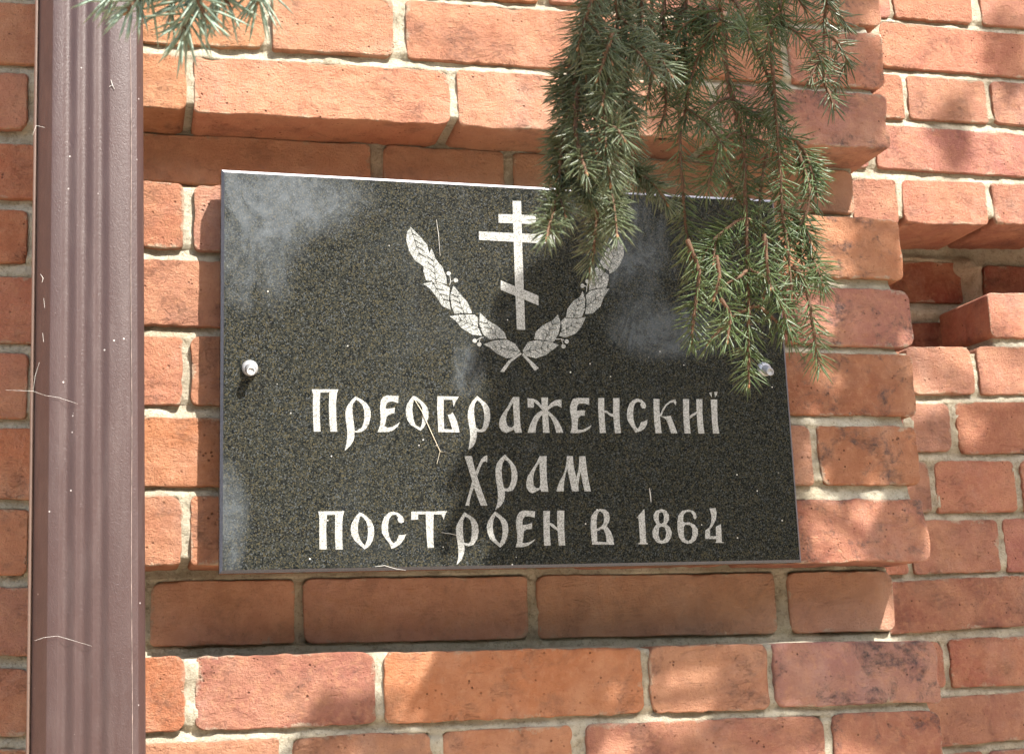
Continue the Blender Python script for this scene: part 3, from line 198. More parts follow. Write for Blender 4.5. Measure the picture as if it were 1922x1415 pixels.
def granite_material():
    m,t,_,_,bs=mat('polished_black_granite'); n=N(t); P=pos(n)
    v=n.new('ShaderNodeTexVoronoi'); n.ln(P,v.inputs['Vector']); v.inputs['Scale'].default_value=950
    sep=n.new('ShaderNodeSeparateColor'); n.ln(v.outputs['Color'],sep.inputs[0])
    r,g,b=sep.outputs
    c=n.mix(n.ramp(r,.55,.60),(.007,.0078,.008),(.027,.028,.023))
    c=n.mix(n.ramp(g,.84,.88),c,(.056,.049,.029))
    c=n.mix(n.ramp(b,.90,.93),c,(.058,.063,.064))
    v2=n.new('ShaderNodeTexVoronoi'); n.ln(P,v2.inputs['Vector']); v2.inputs['Scale'].default_value=230
    s2=n.new('ShaderNodeSeparateColor'); n.ln(v2.outputs['Color'],s2.inputs[0])
    fl=n.math('MULTIPLY',n.ramp(s2.outputs[0],.993,.996),n.ramp(v2.outputs['Distance'],.22,.12,0,1))
    c=n.mix(fl,c,(.75,.72,.66))
    c=n.mix(n.ramp(n.noise(P,230,4,.6),.40,.62,0,.35),c,(.030,.030,.024))
    # thin film of painted sky reflection, heaviest at the upper corners and left edge
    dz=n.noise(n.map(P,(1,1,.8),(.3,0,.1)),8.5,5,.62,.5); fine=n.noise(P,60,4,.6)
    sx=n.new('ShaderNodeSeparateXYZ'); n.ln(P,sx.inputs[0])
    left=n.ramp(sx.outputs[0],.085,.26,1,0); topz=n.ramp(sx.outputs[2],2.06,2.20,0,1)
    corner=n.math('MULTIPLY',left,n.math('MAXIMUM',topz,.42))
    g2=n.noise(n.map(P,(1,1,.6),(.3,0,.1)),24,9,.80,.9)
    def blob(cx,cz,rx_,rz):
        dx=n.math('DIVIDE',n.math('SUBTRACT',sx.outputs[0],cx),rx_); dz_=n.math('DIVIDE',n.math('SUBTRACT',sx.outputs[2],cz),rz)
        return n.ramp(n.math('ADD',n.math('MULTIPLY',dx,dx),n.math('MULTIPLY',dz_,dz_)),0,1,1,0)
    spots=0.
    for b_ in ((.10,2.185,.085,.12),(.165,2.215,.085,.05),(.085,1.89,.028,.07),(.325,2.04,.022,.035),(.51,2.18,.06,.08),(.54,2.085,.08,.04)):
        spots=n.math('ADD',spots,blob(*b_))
    sheen=n.math('ADD',n.math('MULTIPLY',n.ramp(dz,.58,.74),.06),n.math('MULTIPLY',n.ramp(n.math('ADD',g2,n.math('MULTIPLY',spots,.20)),.50,.80),n.math('MULTIPLY',n.ramp(n.noise(P,70,5,.75,.2),.30,.62,.55,1.),n.ramp(spots,0,.7,0,.40))))
    sheen=n.math('MULTIPLY',sheen,n.ramp(fine,.2,.6,.7,1.05))
    c=n.mix(sheen,c,(.150,.172,.190))
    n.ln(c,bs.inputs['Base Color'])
    rr=n.ramp(sheen,0,.5,.14,.45); n.ln(rr,bs.inputs['Roughness'])
    bs.inputs['IOR'].default_value=1.45; bs.inputs['Specular IOR Level'].default_value=.25
    n.ln(n.bump(n.noise(P,35,2,.5),.00025),bs.inputs['Normal'])
    return m
def engraving_material():
    m,t,_,_,bs=mat('engraved_white_fill'); n=N(t); P=pos(n)
    a=n.noise(P,900,3,.7); b=n.noise(n.map(P,(500,500,900)),1,4,.7,1.5)
    c=n.mix(n.ramp(a,.46,.60,0,.92),(.36,.36,.335),(.12,.12,.105))
    n.ln(c,bs.inputs['Base Color']); bs.inputs['Roughness'].default_value=.85
    n.ln(n.bump(a,.0004),bs.inputs['Normal'])
    return m
def leaf_material():
    m,t,_,_,bs=mat('engraved_hatched_leaf'); n=N(t); P=pos(n)
    b=n.noise(n.map(P,(260,260,260)),1,3,.6,2.2)
    l=n.math('ABSOLUTE',n.math('SUBTRACT',b,.5)); l=n.ramp(l,.02,.10,1,0)
    c=n.mix(n.math('MULTIPLY',l,  .85),(.38,.378,.35),(.04,.05,.045))
    n.ln(c,bs.inputs['Base Color']); bs.inputs['Roughness'].default_value=.85
    return m
def pipe_material(name,c0,c1):
    m,t,_,_,bs=mat(name); n=N(t); P=pos(n)
    a=n.noise(P,5,4,.6); c=n.mix(n.ramp(a,.3,.7),c0,c1)
    sp=n.new('ShaderNodeTexVoronoi'); n.ln(P,sp.inputs['Vector']); sp.inputs['Scale'].default_value=115
    s3=n.new('ShaderNodeSeparateColor'); n.ln(sp.outputs['Color'],s3.inputs[0])
    dot=n.math('MULTIPLY',n.ramp(sp.outputs['Distance'],.06,.12,1,0),n.ramp(s3.outputs[0],.90,.92))
    c=n.mix(dot,c,(.42,.38,.36))
    dust=n.ramp(n.noise(n.map(P,(60,60,9)),1,4,.6),.5,.8,0,.08); c=n.mix(dust,c,(.36,.31,.29))
    n.ln(c,bs.inputs['Base Color'])
    n.ln(n.ramp(n.noise(P,40,3,.6),.3,.7,.44,.56),bs.inputs['Roughness'])
    wr=n.noise(n.map(P,(520,520,300)),1,3,.6,1.2)
    n.ln(n.bump(wr,.00035),bs.inputs['Normal'])
    return m
def simple(name,c,rough=.6,metal=0.,var=.3,scale=60,bump=.0004):
    m,t,_,_,bs=mat(name); n=N(t); P=pos(n)
    a=n.noise(P,scale,4,.6)
    n.ln(n.mix(n.ramp(a,.3,.7),tuple(v*(1-var) for v in c),tuple(min(1,v*(1+var)) for v in c)),bs.inputs['Base Color'])
    bs.inputs['Roughness'].default_value=rough; bs.inputs['Metallic'].default_value=metal
    if bump: n.ln(n.bump(n.noise(P,scale*6,3,.6),bump),bs.inputs['Normal'])
    return m
def needle_material(name,a,b,c):
    m,t,_,_,bs=mat(name); n=N(t); P=pos(n)
    f=n.noise(P,55,3,.6); g=n.noise(P,260,2,.5)
    col=n.mix(n.ramp(f,.35,.65),a,b); col=n.mix(n.ramp(g,.5,.72,0,.7),col,c)
    n.ln(col,bs.inputs['Base Color']); bs.inputs['Roughness'].default_value=.38; bs.inputs['Specular IOR Level'].default_value=.5
    bs.inputs['Subsurface Weight'].default_value=0
    tr=n.new('ShaderNodeBsdfTranslucent'); n.ln(n.mix(.5,col,(.10,.16,.02)),tr.inputs[0])
    mx=n.new('ShaderNodeMixShader'); mx.inputs[0].default_value=.18
    out=t.nodes['Material Output']; n.ln(bs.outputs[0],mx.inputs[1]); n.ln(tr.outputs[0],mx.inputs[2]); n.ln(mx.outputs[0],out.inputs[0])
    return m
M_BRICK=brick_material(); M_BRICKR=brick_material('sheltered_brick',.12); M_MORTAR=mortar_material(); M_GRAN=granite_material(); M_ENG=engraving_material(); M_LEAF=leaf_material()
M_PIPE=pipe_material('brown_enamelled_steel',(.050,.026,.023),(.040,.021,.019))
M_SEAM=pipe_material('seam_steel',(.16,.10,.075),(.12,.08,.06))
M_STEEL=simple('galvanised_steel',(.42,.41,.40),.42,.6,.15,300,.0002)
M_EDGE=simple('honed_granite_edge',(.065,.072,.09),.28,0,.25,500,.0003)
M_GLINT=simple('painted_glint',(.46,.45,.47),.6,0,.2,300,.0002)  # sun glint on the plaque's top bevel, put into the colour
M_HAIR=simple('joint_dust',(.20,.15,.13),.8,0,.6,90,0)
M_DRY=simple('dry_leaf_fibre',(.55,.48,.36),.8,0,.2,400,0)
M_WEB=simple('cobweb_silk',(.50,.48,.44),.7,0,.15,400,0)
M_BARK=simple('spruce_twig_bark',(.12,.062,.032),.8,0,.35,200,.001)
M_TRUNK=simple('spruce_trunk_bark',(.12,.08,.055),.9,0,.45,25,.01)
M_BUD=simple('bud_scale',(.24,.12,.05),.5,0,.25,300,.0005)
M_NEED=needle_material('spruce_needle_green',(.075,.100,.045),(.110,.140,.070),(.19,.20,.12))
M_NEEDG=needle_material('spruce_needle_deep_green',(.050,.085,.026),(.080,.125,.040),(.17,.19,.085))
M_NEEDB=needle_material('spruce_needle_blue',(.19,.27,.20),(.26,.35,.27),(.42,.48,.37))
M_TREE=needle_material('garden_leaf',(.03,.06,.015),(.045,.085,.02),(.07,.11,.03))

# ================= ground =================
def ground():
    m,t,_,_,bs=mat('gravel_path'); n=N(t); P=pos(n)
    a=n.noise(P,4,5,.6); b=n.noise(P,60,4,.7)
    c=n.mix(n.ramp(a,.3,.7),(.55,.47,.35),(.47,.39,.29)); c=n.mix(n.ramp(b,.4,.65,0,.5),c,(.52,.46,.36))
    n.ln(c,bs.inputs['Base Color']); bs.inputs['Roughness'].default_value=.95; n.ln(n.bump(b,.01),bs.inputs['Normal'])
    V=[];Q=[];r=np.concatenate([np.linspace(-3,3,25),]);g=np.concatenate([[-200,-60,-20,-8],r,[8,20,60,200]])
    k=len(g)
    X,Y=np.meshgrid(g,g); Z=.01*vnoise(X*2,Y*2,0*X,3)
    V=np.stack([X.ravel(),Y.ravel(),Z.ravel()],1); i=np.arange(k*k).reshape(k,k)
    Fq=np.stack([i[:-1,:-1].ravel(),i[:-1,1:].ravel(),i[1:,1:].ravel(),i[1:,:-1].ravel()],1)
    link('ground',mesh_np('ground',V,Fq),None,m,kind='structure')
ground()

# ================= brickwork =================
wall=link('church_wall',None,label='red brick church wall with plaque, square pilaster and a notched opening',cat='wall')
wall.empty_display_size=.2
def edge_steps(L,fine,step):
    e=[0,.0006,.0013,.0022,.0034,.005,.0072]
    if L<.03: e=[0,.001,.003]
    n=max(2,int((L-2*e[-1])/step)); mid=np.linspace(e[-1],L-e[-1],n+1)
    return np.concatenate([e[:-1],mid,[L-a for a in e[:-1][::-1]]])
bcount=[0]
def brick(q,wy,depth,parent,colour,step=.003,rough=1.,mt=None,corner=1.):
    x0,zb0,zt0,x1,zb1,zt1=[v/1000. for v in q]
    s=bcount[0]*7+11; bcount[0]+=1; rn=random.Random(s)
    w=x1-x0; h=((zt0-zb0)+(zt1-zb1))/2; cx=(x0+x1)/2; cz=(zb0+zb1+zt0+zt1)/4
    U=edge_steps(w,0,step)-w/2; T=edge_steps(h,0,step)-h/2
    A,Bm=np.meshgrid(U,T); A=A.ravel();Bm=Bm.ravel()
    # rounded outline
    RC=np.where(A<0,np.where(Bm<0,rn.uniform(.004,.012),rn.uniform(.004,.013)),np.where(Bm<0,rn.uniform(.004,.012),rn.uniform(.004,.013)))
    RC=np.where(A>0,RC*corner,RC); RC=np.minimum(RC,min(w,h)/2-.001)
    qa=np.maximum(np.abs(A)-(w/2-RC),0); qb=np.maximum(np.abs(Bm)-(h/2-RC),0); ln=np.sqrt(qa*qa+qb*qb)
    sc=np.where(ln>RC,RC/np.maximum(ln,1e-9),1.)
    A2=np.where(qa>0,np.sign(A)*((w/2-RC)+qa*sc),A); B2=np.where(qb>0,np.sign(Bm)*((h/2-RC)+qb*sc),Bm)
    din=np.where((qa>0)&(qb>0),RC-np.minimum(ln,RC),np.minimum(w/2-np.abs(A2),h/2-np.abs(B2)))
    gx,gz=A2+cx,B2+cz
    nz=vnoise(gx*35,gz*35,0*gx+s*.37,5); chip=np.clip(vnoise(gx*28,gz*28,0*gx+s*.71,9)-.40,0,1)*rough
    r=np.clip(.0014+.0009*nz+.016*chip,.0006,.010)
    e=np.clip(r-din,0,None); y=r-np.sqrt(np.clip(r*r-e*e,0,None))
    fl=np.clip(din/.004,0,1)
    y=y+rough*(.0012*fbm(gx*16,gz*22,0*gx+s*1.3,3)+.0008*fbm(gx*75,gz*110,0*gx+s*1.7,31,2)*fl)
    pit=np.clip(vnoise(gx*55,gz*85,0*gx+s*2.1,77)-.62,0,1); y=y+pit*.006*rough*fl
    y=y+rn.uniform(-.0014,.0014)*rough + A2*rn.uniform(-.008,.008)*rough + B2*rn.uniform(-.02,.02)*rough
    A2=A2+rough*(.0010*vnoise(gz*38,gx*9,0*gx+s*.9,15)+.0009*vnoise(gz*120,gx*40,0*gx+s,16))
    B2=B2+rough*(.0011*vnoise(gx*26,gz*9,0*gx+s*.8,18)+.0009*vnoise(gx*110,gz*30,0*gx+s,19))
    k=(A2+w/2)/w
    B2=B2+((zb0+zt0)/2*(1-k)+(zb1+zt1)/2*k-cz)
    nu,ntt=len(U),len(T); i=np.arange(nu*ntt).reshape(ntt,nu)
    V=np.stack([A2,y,B2],1)
    Fq=np.stack([i[:-1,:-1].ravel(),i[:-1,1:].ravel(),i[1:,1:].ravel(),i[1:,:-1].ravel()],1)
    ring=np.concatenate([i[0,:],i[1:,-1],i[-1,-2::-1],i[-2:0:-1,0]])
    R0=V[ring]; base=len(V); m_=len(ring); Vs=[V]; F2=[Fq]; prev=ring
    for j,dy in enumerate((.006,.02,depth)):
        Rj=R0.copy(); Rj[:,1]=dy+ (.0005*vnoise(R0[:,0]*90,R0[:,2]*90,0*R0[:,0]+j,s) if j<2 else 0)
        Vs.append(Rj); cur=np.arange(base,base+m_); base+=m_
        a=np.stack([prev,cur,np.roll(cur,-1),np.roll(prev,-1)],1); F2.append(a); prev=cur
    me=mesh_np('brick',np.concatenate(Vs),np.concatenate(F2))
    at_=me.attributes.new('edge','FLOAT','POINT'); ev=np.full(base,.02,np.float32); ev[:len(din)]=din; at_.data.foreach_set('value',ev)
    o=link('brick',me,parent,mt or M_BRICK); o.location=(cx,wy,cz); o.color=colour
    return o
def tone(kind,rn,x=0,z=0):
    if kind=='front':
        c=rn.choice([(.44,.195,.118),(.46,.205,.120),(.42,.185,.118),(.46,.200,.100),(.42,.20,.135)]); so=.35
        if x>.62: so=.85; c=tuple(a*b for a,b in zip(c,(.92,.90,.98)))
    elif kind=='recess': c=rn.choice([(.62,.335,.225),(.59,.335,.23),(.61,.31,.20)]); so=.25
    elif kind=='right': c=rn.choice([(.44,.195,.130),(.42,.18,.122),(.45,.215,.15),(.40,.18,.135)]); so=.30
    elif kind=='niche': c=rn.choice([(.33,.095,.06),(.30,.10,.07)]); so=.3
    else: c=rn.choice([(.49,.21,.125),(.50,.20,.11),(.47,.205,.13)]); so=.3
    f=rn.uniform(.84,1.12); h_=rn.uniform(-.06,.10); c=(c[0],c[1]*(1+h_),c[2]*(1+1.5*h_))
    if rn.random()<.07: c=tuple(a*b for a,b in zip(c,(.88,.86,.94)))
    return (c[0]*f,c[1]*f*rn.uniform(.95,1.05),c[2]*f,so)
def sheet(name,rows,x0,x1,z0,z1,res,parent,seed,hjoint=.0072,vjoint=.0032,hook=None,end=None):
    """mortar bed behind a field of bricks: one relief surface that sits back in the joints"""
    xs=np.arange(x0,x1+res*.5,res); zs=np.arange(z0,z1+res*.5,res); X,Z=np.meshgrid(xs,zs)
    Y=np.full(X.shape,rows[0][0]+hjoint)
    Y=Y+0
    prev=None; bounds=[]
    for wy,br in rows:
        bx=[v for b in br for v in (b[0],b[3])]; bb=[v for b in br for v in (b[1],b[4])]; bt=[v for b in br for v in (b[2],b[5])]
        ox=np.argsort(bx); bx=np.array(bx)[ox]/1000; bb=np.array(bb)[ox]/1000; bt=np.array(bt)[ox]/1000
        bounds.append((wy,np.interp(xs,bx,bb),np.interp(xs,bx,bt),br))
    lump=fbm(X*45,Z*45,0*X+seed,seed,3)
    for k,(wy,zb,zt,br) in enumerate(bounds):
        below=bounds[k+1] if k+1<len(bounds) else None
        inside=(Z<=zt[None,:]-(.0032 if k>0 and bounds[k-1][0]==wy else 0))&(Z>=zb[None,:])
        vj=np.zeros(X.shape,bool)
        edges=sorted([(b[0]/1000,b[3]/1000) for b in br])
        gap=np.ones(len(xs),bool)
        for a,b in edges: gap&=~((xs>a+.0045)&(xs<b-.0045))
        inn=np.clip((zt[None,:]-Z)/.006,0,1)*np.clip((Z-zb[None,:])/.006,0,1)
        g=np.where(gap[None,:],(vjoint+.0030*lump)*inn+hjoint*(1-inn)*.9,.016)
        Y=np.where(inside,wy+g,Y)
        if below is not None:
            bz=below[2].copy(); wj=max(wy,below[0]) if below[0]!=wy else wy
            zb=zb.copy()
            if below[0]>wy: zb=zb+.007
            if below[0]<wy: bz=bz-.006
            e_=.0032 if below[0]==wy else 0.; jt=(Z<zb[None,:]+e_)&(Z>bz[None,:]-e_)
            f=(zb[None,:]-Z)/np.maximum(zb-bz,1e-5)[None,:]
            Y=np.where(jt,wj+hjoint-.0045*np.clip(f*1.15,0,1)**1.4+.0026*lump*(.4+.6*np.sin(np.clip(f,0,1)*pi)),Y)
        if k==0:
            Y=np.where(Z>zt[None,:],wy+hjoint+.001*lump,Y)
        if below is None:
            Y=np.where(Z<zb[None,:],wy+hjoint+.001*lump,Y)
    Y=Y+.0009*vnoise(X*160,Z*160,0*X,seed+3)
    if hook: Y=hook(X,Y,Z)
    V=np.stack([X.ravel(),Y.ravel(),Z.ravel()],1); nz,nx=X.shape; i=np.arange(nx*nz).reshape(nz,nx)
    Fs=[np.stack([i[:-1,:-1].ravel(),i[:-1,1:].ravel(),i[1:,1:].ravel(),i[1:,:-1].ravel()],1)]
    if end is not None:     # return faces running back on both sides and at top and bottom
        base=len(V); ring=np.concatenate([i[0,:],i[1:,-1],i[-1,-2::-1],i[-2:0:-1,0]]); Rb=V[ring].copy(); Rb[:,1]=end
        V=np.concatenate([V,Rb]); cur=np.arange(base,base+len(ring))
        Fs.append(np.stack([ring,cur,np.roll(cur,-1),np.roll(ring,-1)],1))
    return link(name,mesh_np(name,V,np.concatenate(Fs)),parent,M_MORTAR)
def more_rows(rows,nup,ndn,pitch=78.):
    """carry the same bond a few courses past what the photograph shows"""
    top=[];bot=[]
    for k in range(nup):
        wy,br=rows[k%2]; d=pitch*(nup-k if False else (k+1))
        src=rows[1 if k%2==0 else 0]; sh=pitch*(2*((k)//2)+2) 
        top.insert(0,(src[0],[(b[0],b[1]+sh,b[2]+sh,b[3],b[4]+sh,b[5]+sh) for b in src[1]]))
    n=len(rows)
    for k in range(ndn):
        src=rows[n-2 if k%2==0 else n-1]; sh=-pitch*(2*(k//2)+2)
        bot.append((src[0],[(b[0],b[1]+sh,b[2]+sh,b[3],b[4]+sh,b[5]+sh) for b in src[1]]))
    return top+rows+bot
PILX=more_rows(PILASTER,2,3); RWX=more_rows(RIGHT_WALL,3,2); LWX=more_rows(LEFT_WALL,2,2)
def zspan(rows): 
    return min(b[1] for b in rows[-1][1])/1000,max(b[2] for b in rows[0][1])/1000
PXR=.838
def right_x(z): return PXR
rb=random.Random(21)
za,zb_=zspan(PILX)
xl=-.075
pil=sheet('pilaster',PILX,xl+.01,PXR+.001,za-.006,zb_+.006,.0028,wall,5,end=.27)
pil['label']='square projecting brick pilaster carrying the plaque'
for wy,br in PILX:
    last=len(br)-1
    for j,b in enumerate(br):
        b=list(b)
        if b[3]/1000<xl+.02: continue
        if b[0]/1000<xl: b[0]=xl*1000
        kind='front' if wy==0 else 'recess'
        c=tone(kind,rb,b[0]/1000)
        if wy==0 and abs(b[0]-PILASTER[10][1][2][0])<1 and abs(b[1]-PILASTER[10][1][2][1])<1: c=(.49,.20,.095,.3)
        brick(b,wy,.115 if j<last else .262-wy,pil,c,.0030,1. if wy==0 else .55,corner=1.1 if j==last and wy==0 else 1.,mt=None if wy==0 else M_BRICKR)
# the bay set back on the right, with its notched opening
nx0,nx1,nz0,nzm,nz1=NICHE
def rowline(r,top):
    xs=[v/1000 for b in RIGHT_WALL[r][1] for v in (b[0],b[3])]; zs=[v/1000 for b in RIGHT_WALL[r][1] for v in ((b[2],b[5]) if top else (b[1],b[4]))]
    return lambda X: np.interp(X,xs,zs)
NZ1=rowline(4,False); NZ0=rowline(7,True); NZM=rowline(6,True)
def niche(X,Y,Z):
    deep=(X>nx0-.2)&(Z<NZ1(X)+.010)&(Z>NZ0(X)-.008)&((Z>NZM(X)-.008)|(X<nx1+.007))
    lum=fbm(X*60,Z*60,0*X+3,41,3)
    y=.396+.002*lum
    # squeezed-out mortar at the head of the opening and between the inner bricks
    y=y-.022*np.exp(-((X-1.20)/.022)**2-((Z-2.300)/.016)**2)*(1+.5*lum)-.012*np.exp(-((X-1.13)/.05)**2-((Z-2.312)/.007)**2)
    y=y-.010*np.exp(-((X-1.215)/.014)**2)*(Z<2.30)*(1+.5*lum)-.012*np.exp(-((Z-2.232)/.012)**2)*(1+.4*lum)
    return np.where(deep,y,Y)
za,zb_=zspan(RWX)
RXE=1.50; bay=sheet('wall_bay',RWX,.72,RXE,za-.006,zb_+.006,.0032,wall,9,hook=niche,end=.5)
bay['label']='set-back stretch of brick wall at the right with a notched opening'
for k,(wy,br) in enumerate(RWX):
    br=list(br)
    while br[-1][3]/1000<RXE-.02 and len(br)>1 or (len(br)==1 and br[-1][3]/1000>1.2 and br[-1][3]/1000<RXE-.02):
        l_=br[-1]; a_=l_[3]+10; e2=min(a_+(250 if len(br)%2 else 120),RXE*1000+4); br.append((a_,l_[4],l_[5],e2,l_[4],l_[5]))
    for b in br:
        b=list(b)
        if b[0]/1000>RXE-.03 or b[3]/1000<.72: continue
        if b[3]/1000>RXE+.005: b[3]=(RXE+.005)*1000
        c=tone('right',rb)
        if b[0]/1000>.9 and k>=3+10: c=(c[0]*.95,c[1]*.86,c[2]*.80,c[3])
        brick(b,wy,.122,bay,c,.0040,.8)
for wy,br in NICHE_BACK:
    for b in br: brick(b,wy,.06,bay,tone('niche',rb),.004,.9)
za,zb_=zspan(LWX)
lb=sheet('wall_bay',LWX,-.30,-.055,za-.006,zb_+.006,.004,wall,13,end=.4)
lb['label']='shaded brick wall beyond the downpipe at the left'
for wy,br in LWX:
    for b in br:
        b=list(b)
        if b[3]/1000<-.27: continue
        if b[0]/1000<-.305: b[0]=-305.
        brick(b,wy,.115,lb,tone('left',rb),.004,.6)
# the rest of the wall above, below and to the sides, where no brick is told apart
def far_brick():
    m,t,_,_,bs=mat('far_brickwork'); n=N(t); P=pos(n)
    b=n.new('ShaderNodeTexBrick'); n.ln(n.map(P,(1,1,1)),b.inputs['Vector'])
    sx=n.new('ShaderNodeSeparateXYZ'); cx=n.new('ShaderNodeCombineXYZ'); n.ln(P,sx.inputs[0]); n.ln(sx.outputs[0],cx.inputs[0]); n.ln(sx.outputs[2],cx.inputs[1]); n.ln(cx.outputs[0],b.inputs['Vector'])
    b.inputs['Scale'].default_value=1; b.inputs['Brick Width'].default_value=.26; b.inputs['Row Height'].default_value=.078; b.inputs['Mortar Size'].default_value=.006
    b.inputs['Color1'].default_value=(.42,.185,.118,1); b.inputs['Color2'].default_value=(.38,.165,.11,1); b.inputs['Mortar'].default_value=(.42,.38,.30,1)
    n.ln(b.outputs[0],bs.inputs['Base Color']); bs.inputs['Roughness'].default_value=.95
    n.ln(n.bump(b.outputs['Fac'],-.006),bs.inputs['Normal'])
    return m
M_FAR=far_brick()
def boxes(name,bl,mt,parent,label=None):
    V=[];Fc=[]
    for (a,b,c,d,e,f) in bl:
        k=len(V); V+=[(a,c,e),(b,c,e),(b,d,e),(a,d,e),(a,c,f),(b,c,f),(b,d,f),(a,d,f)]
        Fc+=[tuple(k+i for i in q) for q in ((0,3,2,1),(4,5,6,7),(0,1,5,4),(1,2,6,5),(2,3,7,6),(3,0,4,7))]
    o=link(name,mesh(name,V,Fc,False),parent,mt); 
    if label: o['label']=label
    return o
zlo=min(zspan(PILX)[0],zspan(RWX)[0],zspan(LWX)[0])-.004; zhi=max(zspan(PILX)[1],zspan(RWX)[1],zspan(LWX)[1])+.004
pa,pb=zspan(PILX); ra,rb_=zspan(RWX); la,lb_=zspan(LWX)
o=boxes('plain_brickwork',[(-.068,PXR,.006,.28,-.1,pa-.008),(-.068,PXR,.006,.28,pb+.008,5.6),
 (PXR+.002,6,.266,.75,-.1,ra-.008),(PXR+.002,6,.266,.75,rb_+.008,5.6),(1.506,6,.266,.75,ra-.008,rb_+.008),
 (-6,-.07,.123,.75,-.1,la-.008),(-6,-.07,.123,.75,lb_+.008,5.6),(-6,-.307,.123,.75,la-.008,lb_+.008),
 (-.30,1.50,.52,.75,1.3,3.0)],M_FAR,wall); o['kind']='stuff'

# ================= downpipe =================
def downpipe():
    (xa,zA),(xb,_),(xc,zC),(xd,_)=PIPE
    w=((xb-xa)+(xd-xc))/2; ctop=(xa+xb)/2; cbot=(xc+xd)/2
    tilt=(cbot-ctop)/(zC-zA)
    e=link('downpipe',None,label='brown enamelled steel downpipe with three vertical flutes left of the plaque',cat='downpipe')
    cx0=ctop+tilt*(1.75-zA); e.location=(cx0,-.045,0)
    yf=-.040; dp=.072
    prof=[]
    hw=w/2; ch=.0125; cl=.0165
    prof+=[(-hw+.0035,yf+dp),( -hw+.0030,yf+.034),(-hw+.0030,yf+.028),(-hw+cl-.0005,yf+.0022),(-hw+cl+.0008,yf+.0006),(-hw+cl+.003,yf)]
    # fluted face
    f0,f1=-hw+.026,hw-.030
    for k in range(49):
        u=k/48.; x=f0+(f1-f0)*u; ph=u*3*2*pi
        prof.append((x,yf+.0026*((1-cos(ph))/2)**.7+.0006*sin(ph)))
    prof+=[(hw-ch-.003,yf),(hw-ch-.0008,yf+.0009),(hw-ch*.5,yf+ch*.30),(hw-.0015,yf+ch-.001),(hw,yf+ch+.004),(hw,yf+dp)]
    zs=np.concatenate([np.linspace(0,1.5,4),np.linspace(1.55,2.6,60),np.linspace(2.7,5.0,4)])
    V=[];F_=[];n=len(prof)
    for z in zs:
        dx=tilt*(z-1.75)
        for x,y in prof:
            wob=.0003*math.sin(z*9+x*40)
            V.append((x+dx,y+wob,z))
    for i in range(len(zs)-1):
        for j in range(n):
            a=i*n+j;b=i*n+(j+1)%n; F_.append((a,b,b+n,a+n))
    pm=mesh('pipe_body',V,F_); pm.set_sharp_from_angle(angle=radians(24)); o=link('pipe_body',pm,e,M_PIPE)
    # folded seam along the left back edge and hairline joint on the right corner
    def strip(name,xo,yo,r,mt,jit):
        V=[];F_=[]
        for z in zs:
            dx=tilt*(z-1.75)+jit*math.sin(z*23)
            for a in range(6): V.append((xo+dx+r*cos(a*pi/3),yo+r*sin(a*pi/3)*1.3,z))
        for i in range(len(zs)-1):
            for j in range(6): a=i*6+j;b=i*6+(j+1)%6; F_.append((a,b,b+6,a+6))
        return link(name,mesh(name,V,F_),e,mt)
    strip('folded_seam',-hw+.0010,yf+.030,.0020,M_SEAM,0)
    strip('corner_seam',hw-ch+.0008,yf+.0012,.00035,M_HAIR,.0003)
    return e,tilt,cx0
PIPE_E,PT,PCX=downpipe()

